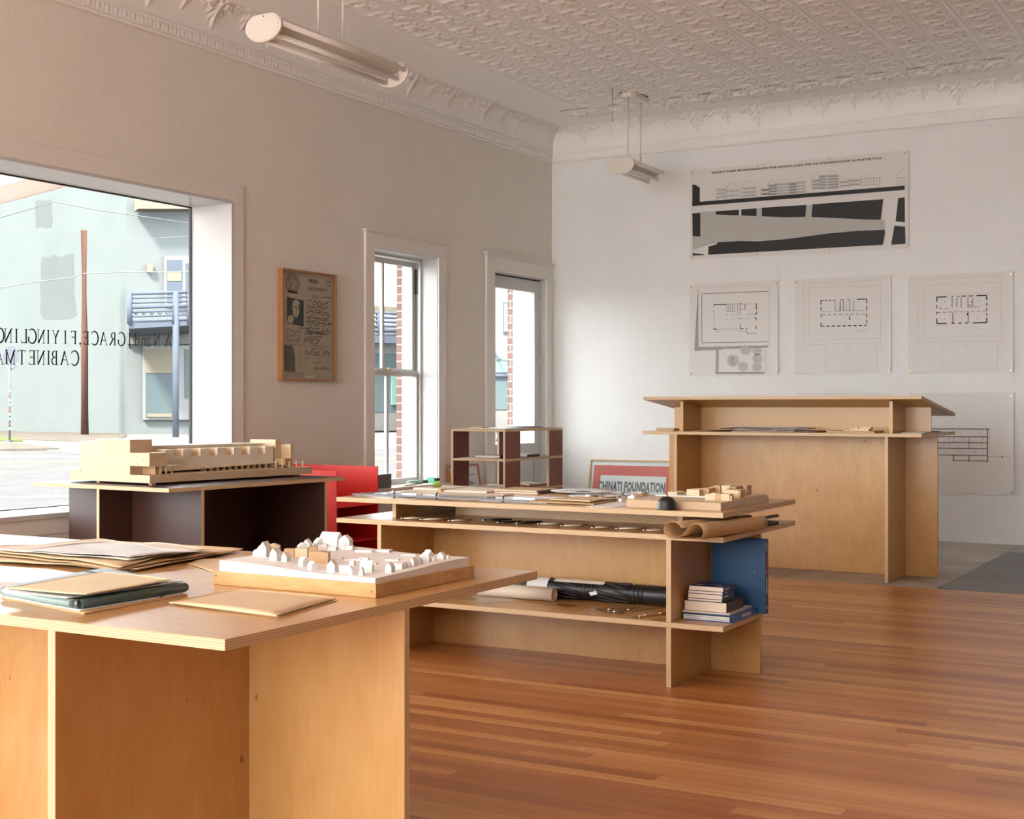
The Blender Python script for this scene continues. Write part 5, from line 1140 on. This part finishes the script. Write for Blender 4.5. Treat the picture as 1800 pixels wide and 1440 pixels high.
# wooden block model
e = empty('site_model', (-2.28, 5.66, ZM), 'bare wood block model on a laminated base, at the right end of the middle desk', 'model')
MB().box(-2.500, -2.066, 5.372, 5.97, ZM, ZM+.033, emi=None, grain=0).build('base', 'maple_face', e, bevel=.001)
def wblk(px0, px1, pyb, pyt, y, d, m='blond_wood'):
    a, c = PY(px0, pyb, y), PY(px1, pyt, y); MB().box(a.x, c.x, y, y+d, ZM+.0331, max(c.z, ZM+.040)).build('block', m, e, bevel=.0005)
for px0, px1, pyt, y, d, m in ((1239, 1249, 869, 5.50, .05, 'maple'), (1249, 1257, 867, 5.50, .05, 'blond_wood'), (1257, 1268, 868, 5.50, .04, 'brown_wood'), (1268, 1282, 869, 5.50, .05, 'blond_wood'), (1283, 1287, 872, 5.50, .02, 'brown_wood'), (1207, 1229, 861, 5.70, .10, 'blond_wood'), (1229, 1246, 859, 5.74, .08, 'brown_wood'), (1246, 1254, 857, 5.80, .08, 'blond_wood'),
                           (1254, 1266, 854, 5.82, .07, 'brown_wood'), (1268, 1283, 854, 5.80, .10, 'blond_wood'), (1283, 1293, 856, 5.74, .12, 'brown_wood'), (1293, 1306, 854, 5.84, .08, 'blond_wood'), (1306, 1313, 854, 5.82, .06, 'brown_wood'), (1273, 1297, 862, 5.62, .08, 'blond_wood'), (1297, 1302, 863, 5.62, .05, 'brown_wood'), (1174, 1190, 865, 5.74, .09, 'maple'), (1276, 1282, 858, 5.70, .03, 'brown_wood')):
    wblk(px0, px1, 880, pyt, y, d, 'blond_wood' if m == 'maple' else m)
MB().box(-2.49, -2.22, 5.66, 5.70, ZM+.0331, ZM+.037).build('road_strip', 'white_block', e)
b = MB(); b.prism([(-2.12, 5.55, ZM+.0331), (-2.07, 5.62, ZM+.0331), (-2.07, 5.95, ZM+.0331), (-2.20, 5.95, ZM+.0331)], (0, 0, .005)); b.build('terrain_step', 'blond_wood', e)
# instruments on the lower top
ZS = .6394
LI = ['slim brass drafting compass, {}', 'dark steel drafting compass, {}']
spots = [((725, 913), 'brass', 'leftmost in the row under the middle desk top'), ((758, 915), 'brass', 'second from the left in the row'), ((806, 917), 'brass', 'third from the left, just left of the dark ones'),
         ((868, 916), 'dark', 'first dark one from the left'), ((893, 920), 'dark', 'middle one of the three dark ones'), ((925, 921), 'dark', 'last dark one to the right'),
         ((965, 923), 'brass', 'just right of the dark ones'), ((1005, 926), 'brass', 'fourth from the kraft roll'), ((1058, 929), 'brass', 'third from the kraft roll'), ((1103, 931), 'brass', 'second from the kraft roll'), ((1150, 934), 'brass', 'half hidden next to the kraft roll')]
mat('bright_brass', (.80, .70, .50, 1), .35, .35); mat('gun_metal', (.05, .045, .05, 1), .25, .6)
for i, ((px, py), kd, lab) in enumerate(spots):
    p = PZ(px, py, ZS); p.y = max(p.y, 5.33); m = 'bright_brass' if kd == 'brass' else 'gun_metal'
    a = math.radians(48+8*(i % 3)); d = Vector((math.cos(a), math.sin(a), 0)); n_ = Vector((-d.y, d.x, 0)); L_ = .12+.02*(i % 2)
    p.z += .0024; e = empty('drafting_compass', p, ('small brass' if kd == 'brass' else 'small dark metal')+' drafting instrument, '+lab, 'instrument', group=None)
    z3 = Vector((0, 0, .0035)); s0 = p-d*.05
    MB().tube([s0+z3, s0+d*L_*.5+n_*.014+z3, s0+d*L_+z3], [.0034, .0052, .0028], 8).build('arm', m, e)
    MB().tube([s0+z3, s0+d*L_*.5-n_*.014+z3, s0+d*L_*.95-n_*.004+z3], [.0034, .0052, .0028], 8).build('arm', m, e)
    b = MB(); b.lathe([(.007, 0), (.008, .004), (.005, .009)], s0, 12); b.build('hinge', 'steel', e)
    b = MB(); b.lathe([(.0045, 0), (.006, .004), (.0045, .008)], s0+d*L_*.5, 12); b.lathe([(.004, 0), (.005, .005), (.003, .008)], s0+d*L_*.72+n_*.006, 10); b.build('screw', 'brass' if kd == 'brass' else 'steel', e)
# kraft roll (flattened double scroll)
e0 = Vector((-2.215, 5.315, 0))
b = MB(); prof = []
for k in range(15): a = PI*.15+k/14*PI*1.5; prof.append((-.055+.040*math.cos(a), .036+.034*math.sin(a)))
for k in range(13): a = -PI*.55+k/12*PI*1.35; prof.append((.045+.036*math.cos(a), .034+.032*math.sin(a)))
dirv = Vector((.10, .66, 0)).normalized(); sd = Vector((dirv.y, -dirv.x, 0))
prof1 = [(-.055+.042*math.cos(a), .036+.034*math.sin(a)) for a in [PI*.1+k/12*PI*1.35 for k in range(13)]]+[(0, .004), (.04, .003)]+[(.05+.036*math.cos(a), .036+.032*math.sin(a)) for a in [-PI*.5+k/12*PI*1.25 for k in range(13)]]+[(-.01, .018), (-.04, .006)]
c0 = PZ(1203, 941, ZS+.02); c0.z = ZS
def scroll(b, inset, L_):
    n = len(prof1)
    def P_(i, t): 
        x, z = prof1[i]; q = 1-.35*t; return c0+sd*(x*q)+dirv*(t*L_)+Vector((0, 0, max(.0012, z)*(1-.12*t)))
    base = len(b.v); T = 10
    for t in range(T+1):
        for i in range(n): b.v.append(P_(i, t/T))
    for t in range(T):
        for i in range(n-1): q = base+t*n+i; b.face([q, q+1, q+n+1, q+n], 0, None, True)
scroll(b, 0, .60)
o = b.build('kraft_roll', 'kraft', label='loosely rolled brown kraft paper on the lower top, right end', cat='paper roll')
sm = o.modifiers.new('thickness', 'SOLIDIFY'); sm.thickness = .0012
for i, (lab, dz, m) in enumerate((('dark folded card booklet lowest behind the kraft roll', 0, 'matt_black'), ('brown booklet on the dark one behind the kraft roll', .006, 'hard_leather'), ('black booklet standing half open, topmost behind the kraft roll', .014, 'matt_black'))):
    Mx = Matrix.Translation((-2.10+.01*i, 5.97, ZS+dz)) @ Matrix.Rotation(.3*i-.2, 4, 'Z') @ Matrix.Rotation(-.18 if i == 2 else 0, 4, 'Y')
    b = MB(); b.box(-.055, .06, -.05, .05, .0005+(.012 if i == 2 else 0), .0055+(.012 if i == 2 else 0), M=Mx); b.build('booklet', m, label=lab, cat='booklet')
# ------------------------------------------------ low shelf of the middle desk
ZL = .2724
def tube_along(b, p, q, r, **k): b.tube([p, q], r, 28, **k)
e = empty('drawing_tube', (-2.7, 5.68, ZL), 'black ribbed plastic drawing tube on the low shelf of the middle desk', 'tube')
r = .046; yc, zc = 5.677, ZL+r+.003
b = MB(); path, rad = [], []
x = -3.22
def rib(x0, x1, n):
    for k in range(n*6+1): path.append((x0+(x1-x0)*k/(n*6), yc, zc)); rad.append(r-.002-.0035*(math.cos(k/6*2*PI) > .2))
path.append((-3.22, yc, zc)); rad.append(r-.004); rib(-3.20, -3.12, 3); path += [(-3.11, yc, zc), (-2.86, yc, zc)]; rad += [r-.004]*2; rib(-2.85, -2.79, 3); path += [(-2.78, yc, zc), (-2.61, yc, zc)]; rad += [r-.004]*2; rib(-2.60, -2.54, 3); path += [(-2.53, yc, zc), (-2.44, yc, zc)]; rad += [r-.002]*2
path.append((-2.30, yc, zc)); rad.append(r-.002)
b.tube(path, rad, 36); b.build('body', 'black_rubber', e)
for (xa, xb) in ((-3.10, -2.87), (-2.775, -2.615)):
    for k in range(11):
        a0 = 2*PI*k/11; b = MB(); b.tube([(xa+(xb-xa)*t/8, yc+(r-.003)*math.cos(a0+t*.12), zc+(r-.003)*math.sin(a0+t*.12)) for t in range(9)], .0035, 6)
        b.build('groove_rib', 'black_rubber', e)
for k in range(14):
    a = 2*PI*k/14; c = Vector((-2.42, yc+(r-.002)*math.cos(a), zc+(r-.002)*math.sin(a))); b = MB(); b.tube([c, c+Vector((.06, 0, 0))], .004, 6); b.build('grip_rib', 'black_rubber', e)
b = MB(); b.grid(lambda u, v: (-3.0+.26*u+.01*noise.noise(Vector((v*5, 0, 0))), yc-(r+.003)*math.sin(.15+v*.62), zc+(r+.003)*math.cos(.15+v*.62)), 12, 6); b.build('paper_label', 'cream_paper', e)
text_mesh('label_writing', 'Drawings', .03, frame3((-2.86, yc-(r+.0042)*math.sin(.45), zc+(r+.0042)*math.cos(.45)), (1, 0, 0), (0, math.cos(.45), math.sin(.45)), (0, -math.sin(.45), math.cos(.45))), 'soft_ink', e, .0002) if False else None
b = MB(); b.quad((-2.80, yc-r-.0015, zc-.018), (-2.765, yc-r-.001, zc-.008), (-2.775, yc-r-.001, zc+.006), (-2.81, yc-r-.0015, zc-.004)); b.build('sticker', 'white_paper', e)
b = MB(); b.tube([(-3.14, yc, zc), (-3.03, yc, zc)], r+.0006, 32, cap=False); b.build('white_band', 'white_paper', e)
b = MB(); R2 = .032; n = 40
pts = [(5.565+R2*(1-.10*k/n)*math.cos(1.2+2*PI*1.35*k/n), ZL+R2+.001+R2*(1-.10*k/n)*math.sin(1.2+2*PI*1.35*k/n)) for k in range(n+1)]
base = len(b.v)
for x in (-3.36, -2.955):
    for y, z in pts: b.v.append(Vector((x, y, z)))
for k in range(n): b.face([base+k, base+k+1, base+n+1+k+1, base+n+1+k], 0, None, True)
o = b.build('paper_roll', 'cream_paper', label='pale roll of paper in front of the black tube', cat='paper roll'); sm = o.modifiers.new('thickness', 'SOLIDIFY'); sm.thickness = .0012
def flat(nm, lab, cat, pts, z, th, m):
    b = MB(); b.prism([(x, y, z) for x, y in pts], (0, 0, th)); return b.build(nm, m, label=lab, cat=cat)
flat('clear_folder', 'clear plastic sleeve on the low shelf under the pale paper roll', 'folder', [(-3.42, 5.40), (-3.17, 5.37), (-3.12, 5.50), (-3.38, 5.52)], ZL, .006, 'acrylic')
flat('acrylic_sheet', 'thin yellow acrylic sheet under the paper roll, low shelf', 'sheet', [(-3.08, 5.49), (-2.83, 5.46), (-2.80, 5.52), (-3.05, 5.53)], ZL, .0012, 'amber_acrylic')
def set_square(lab, A, B_, C_, z, m, knobs):
    e = empty('set_square', A, lab, 'set square'); A, B_, C_ = Vector(A), Vector(B_), Vector(C_); g = (A+B_+C_)/3
    b = MB(); a, c, d = [p+(g-p)*.45 for p in (A, B_, C_)]
    for p, q, p2, q2 in ((A, B_, a, c), (B_, C_, c, d), (C_, A, d, a)): b.prism([(v.x, v.y, z) for v in (p, q, q2, p2)], (0, 0, .003))
    b.build('blade', m, e)
    for x, y in knobs: b = MB(); b.lathe([(.006, .003), (.007, .007), (.003, .012)], (x, y, z), 12); b.build('knob', 'chrome', e)
set_square('clear plastic set square with knobs on the low shelf', (-2.70, 5.46, ZL), (-2.55, 5.34, ZL), (-2.53, 5.60, ZL), ZL, 'acrylic', ((-2.62, 5.45), (-2.57, 5.40)))
set_square('second clear set square overlapping toward the rulers, low shelf', (-2.60, 5.42, ZL), (-2.52, 5.36, ZL), (-2.43, 5.63, ZL), ZL+.0035, 'acrylic', ((-2.53, 5.46),))
e = empty('parallel_ruler', (-2.38, 5.46, ZL), 'yellowish acrylic ruler with three steel knobs beside the right leg panel', 'ruler')
b = MB(); b.prism([(-2.455, 5.32, ZL), (-2.40, 5.30, ZL), (-2.285, 5.60, ZL), (-2.34, 5.62, ZL)], (0, 0, .003)); b.build('blade', 'amber_acrylic', e)
for x, y in ((-2.41, 5.37), (-2.375, 5.45), (-2.34, 5.53)): b = MB(); b.lathe([(.006, .003), (.007, .008), (.003, .013)], (x, y, ZL), 12); b.build('knob', 'chrome', e)
MB().tube([(-2.425, 5.34, ZL+.006), (-2.32, 5.57, ZL+.006)], .0025, 8).build('rod', 'steel', e)
flat('drafting_stencil', 'small clear stencil in front of the yellowish ruler', 'stencil', [(-2.36, 5.30), (-2.30, 5.30), (-2.285, 5.36), (-2.34, 5.36)], ZL, .002, 'amber_acrylic')
# books at the right end
def book(lab, x0, x1, y0, y1, z0, h, cover, rz=0, pages='page_edges', band=None, nm='book', txt=None, soft=True):
    cx, cy = (x0+x1)/2, (y0+y1)/2; e = empty(nm, (cx, cy, z0), lab, 'book', rz)
    M = Matrix.Translation((cx, cy, z0)) @ Matrix.Rotation(rz, 4, 'Z'); a, c = (x1-x0)/2, (y1-y0)/2; t = .0012
    b = MB(); b.box(-a, a, -c, c, 0, t, M=M); b.box(-a, a, -c, c, h-t, h, M=M); b.box(a-t, a, -c, c, t, h-t, M=M); b.build('cover', cover, e)
    b = MB(); b.box(-a+.002, a-t-.0003, -c+.001, c-.002, t, h-t, M=M); b.build('pages', pages, e)
    if band: b = MB(); b.box(a, a+.0005, c*.35, c*.7, t, h-t, M=M); b.build('spine_band', band, e)
    if txt: text_mesh('spine_lettering', txt, h*.55, M @ frame3((a+.0007, -c*.45, h/2), (0, 1, 0), (0, 0, 1), (1, 0, 0)), 'page_edges', e, .0002, 0, .8)
    return e
z = ZL
# ring binder lying flat, lettered upside down
bx_, by_ = -2.243, 5.395
e = empty('ring_binder', (-2.13, 5.56, z), 'bright blue ring binder lying at the bottom of the book stack', 'binder', math.radians(2))
a0, a1, c0_, c1 = -2.247, -2.016, 5.385, 5.685
MB().box(a0, a1, c0_, c1, z, z+.0025).build('cover', 'binder_blue', e); MB().box(a0, a1, c0_, c1, z+.0285, z+.031).build('cover', 'binder_blue', e); MB().box(a1-.0025, a1, c0_, c1, z+.0026, z+.0284).build('spine', 'binder_blue', e)
for k in range(3): MB().box(a0+.006, a1-.018, c0_+.002, c1-.01, z+.004+k*.007, z+.0085+k*.007).build('pages', 'white_paper', e)
text_mesh('spine_lettering', 'Glutz-Beschläge', .017, frame3((a1+.0006, 5.545, z+.0165), (0, -1, 0), (0, 0, -1), (1, 0, 0)), 'white_paper', e, .0002, .0004, 1.0)
z += .0315
MB().box(-2.245, -2.035, 5.39, 5.66, z, z+.0065).build('booklet', ['page_edges'], label='thin cream booklet between the blue binder and the thick brown book', cat='book'); z += .007
book('thick dark brown hardback with maroon band, in the book stack', -2.240, -2.050, 5.395, 5.60, z, .042, 'brown_cover', 0, band='maroon_band'); z += .0425
for i, (lab, h, dx) in enumerate((('slim blue-spined paperback, lowest of four', .010, -.006), ('blue-spined paperback, second lowest of four', .020, -.004), ('slim blue-spined paperback, third up of four', .012, -.003), ('blue-spined paperback, topmost of the book stack', .020, 0))):
    book(lab, -2.222+dx, -2.066+dx, 5.40, 5.545, z, h, 'navy_cover' if i else 'green_card', 0, txt=('JOE NEMANN' if i else None)); z += h+.0004
Mx = Matrix.Translation((0, 0, z)); b = MB()
for x, y, w_, h_ in ((-2.20, 5.43, .03, .05), (-2.15, 5.47, .03, .03), (-2.11, 5.44, .02, .06), (-2.09, 5.50, .015, .02)): b.box(x, x+w_, y, y+h_*.25, .0, .0002, M=Mx)
b.build('cover_print', 'cream_paper', bpy.data.objects[[o.name for o in bpy.data.objects if o.name.startswith('book') and o.type == 'EMPTY'][-1]])
# tall blue lever-arch file standing against the spine
e = empty('ring_binder', (-2.1, 5.70, ZL), 'tall dark blue file standing upright behind the books', 'binder')
x0, x1, y0, y1 = -2.235, -1.985, 5.693, 5.7325; z0, z1 = ZL, .597
MB().box(x0, x1, y0, y0+.003, z0, z1).build('cover', 'blue_cloth', e, bevel=.0008); MB().box(x0, x1, y1-.003, y1, z0, z1).build('cover', 'blue_cloth', e, bevel=.0008)
MB().box(x1-.003, x1, y0+.0031, y1-.0031, z0, z1).build('spine', 'blue_spine', e); MB().box(x0+.004, x1-.012, y0+.006, y1-.006, z0+.004, z1-.008).build('pages', 'page_edges', e)
for zq in (.585, .455): p = Vector((-2.035, y0-.0004, zq)); MB().tube([p, p-Vector((0, .001, 0))], .003, 10).build('rivet', 'steel', e)
b = MB(); ym = (y0+y1)/2
for k, (za, zb_) in enumerate(((.545, .580), (.40, .43), (.36, .395))): b.box(x1, x1+.0006, ym-.004, ym+.004, za, zb_)
b.box(x1, x1+.0006, ym-.008, ym+.008, .292, .294); b.box(x1, x1+.0006, ym-.008, ym+.008, .302, .304); b.box(x1, x1+.0006, ym-.008, ym-.006, .292, .304); b.box(x1, x1+.0006, ym+.006, ym+.008, .292, .304); b.build('spine_mark', 'cream_paper', e)
text_mesh('spine_lettering', 'I.P.B.E.', .030, frame3((x1+.0008, ym, .485), (0, 0, -1), (0, 1, 0), (1, 0, 0)), 'orange_ink', e, .0002, .001, 1.15)

# ================================================================== STANDING DESK SHELF
ZD = .9944
def fl(nm, lab, cat, cx, cy, w_, d_, z, th, m, rz=0, curl=.003):
    c, s = math.cos(rz), math.sin(rz); q = [Vector((cx+c*a-s*b_, cy+s*a+c*b_, 0)) for a, b_ in ((-w_/2, -d_/2), (-w_/2, d_/2), (w_/2, d_/2), (w_/2, -d_/2))]
    return sheet(nm, lab, q, z, m, cat, curl, th, seed=cx*7, n=8)
fl('paper_sheet', 'curled brown paper at the left of the standing desk shelf', 'paper', -3.62, 9.30, .30, .22, ZD, .002, 'kraft', .1, .012)
fl('paper_sheet', 'dark brown paper next to the blue folder on the standing desk shelf', 'paper', -3.40, 9.34, .30, .22, ZD+.0145, .004, 'hard_leather', -.2, .010)
fl('folder', 'blue folder on the standing desk shelf', 'folder', -3.14, 9.30, .46, .24, ZD+.020, .006, 'blue_cloth', .05, .006)
fl('paper_sheet', 'white papers under the blue folder on the standing desk shelf', 'paper', -3.22, 9.25, .44, .22, ZD, .003, 'grey_tracing', .12, .004)
fl('folder', 'brown folder right of the blue folder on the standing desk shelf', 'folder', -2.955, 9.28, .30, .24, ZD, .005, 'hard_leather', -.08, .010)
fl('paper_sheet', 'white papers at the right end of the standing desk shelf', 'paper', -2.20, 9.33, .15, .40, ZD, .003, 'white_paper', .15, .006)
fl('folder', 'dark card at the right end of the standing desk shelf', 'folder', -2.16, 9.72, .08, .14, ZD+.001, .005, 'hard_leather', .2, .004)
MB().box(-4.04, -3.90, 9.20, 9.30, ZD, ZD+.020).build('wood_block', ['brown_wood'], label='flat wooden block at the far left of the standing desk shelf', cat='block', bevel=.001)
e = empty('massing_model', (-2.60, 9.25, ZD), 'little wooden block model on a board, right part of the standing desk shelf', 'model')
MB().box(-2.76, -2.43, 9.16, 9.40, ZD, ZD+.012).build('base', 'brown_wood', e, bevel=.001)
for a in ((-2.61, -2.48, 9.20, 9.28, .012, .028), (-2.63, -2.52, 9.24, 9.30, .012, .024), (-2.55, -2.47, 9.22, 9.27, .028, .040), (-2.58, -2.56, 9.22, 9.25, .028, .038), (-2.66, -2.62, 9.22, 9.27, .012, .020)):
    MB().box(a[0], a[1], a[2], a[3], ZD+a[4]+.0002, ZD+a[5]).build('block', 'blond_wood', e)
# pin on the big spine panel's front edge
# ================================================================== OPEN SHELF CONTENTS
Zt = .9883
fl('drawing_sheet', 'white sheet overhanging slightly on top of the red-brown shelf unit', 'paper', -5.77, 9.92, .40, .62, Zt, .003, 'white_paper', .05, .002)
e = empty('steel_disc', (-5.70, 9.85, Zt), 'flat grey disc lying on top of the red-brown shelf unit', 'disc')
b = MB(); b.lathe([(.10, 0), (.13, .002), (.13, .008), (.10, .009)], (-5.68, 10.2, Zt+.006), 32); b.build('disc', 'galvanised', e)
MB().box(-5.90, -5.78, 9.62, 9.72, Zt+.0065, Zt+.014).build('wood_block', ['brown_wood'], label='thin brown block on top of the red-brown shelf unit', cat='block')
e = book('black clothbound book on the middle shelf of the red-brown unit', -5.84, -5.60, 9.60, 9.84, .7513, .020, 'brown_cover')
fl('paper_sheet', 'white papers under the black book in the red-brown unit', 'paper', -5.80, 9.68, .34, .26, .7474, .002, 'white_paper', .1, .001)
book('white book with dark spine on the back of the middle shelf', -5.80, -5.58, 10.02, 10.24, .7474, .020, 'hard_leather', 0, 'white_paper')
fl('paper_sheet', 'tan papers on the lower shelf of the red-brown unit', 'paper', -5.78, 9.9, .30, .30, .4904, .012, 'cream_paper', .2, .008)
fl('paper_sheet', 'brown folded papers at the back of the lower shelf', 'paper', -5.72, 10.28, .26, .26, .4904, .016, 'kraft', -.2, .010)
# ================================================================== WINDOW SILL ITEMS
ZW = .5024
MB().box(-6.60, -6.45, 9.07, 9.28, ZW, ZW+.115).build('storage_box', ['galvanised'], label='grey card box on the sill of the sash window', cat='box', bevel=.002)
fl('paper_sheet', 'loose white sheet on the sill of the sash window', 'paper', -6.52, 9.52, .12, .36, ZW, .002, 'white_paper', .05, .002)
MB().box(-6.52, -6.46, 9.50, 9.66, ZW+.004, ZW+.012).build('wood_offcut', ['blond_wood'], label='pale wood strip on the sheet on the window sill', cat='wood')
e = empty('paint_tube', (-6.54, 9.8, ZW), 'pale tube with a brown end lying on the window sill', 'tube')
MB().tube([(-6.56, 9.68, ZW+.018), (-6.52, 9.84, ZW+.018)], .018, 14).build('body', 'pale_teal_card', e); MB().tube([(-6.52, 9.84, ZW+.018), (-6.505, 9.90, ZW+.018)], .014, 12).build('end', 'hard_leather', e)
b = MB()
def crump(u, v):
    a = u*2*PI; h = v; r = .06*(1-.5*v)*(1+.5*noise.noise(Vector((math.cos(a)*2, math.sin(a)*2, v*3))))
    return (-6.50+r*.7*math.cos(a), 9.95+r*1.3*math.sin(a)*.6, ZW+.001+.055*h)
b.grid(crump, 22, 6, smooth=False); b.build('foil_wrap', 'green_foil', label='crumpled translucent green wrap on the window sill', cat='wrap')
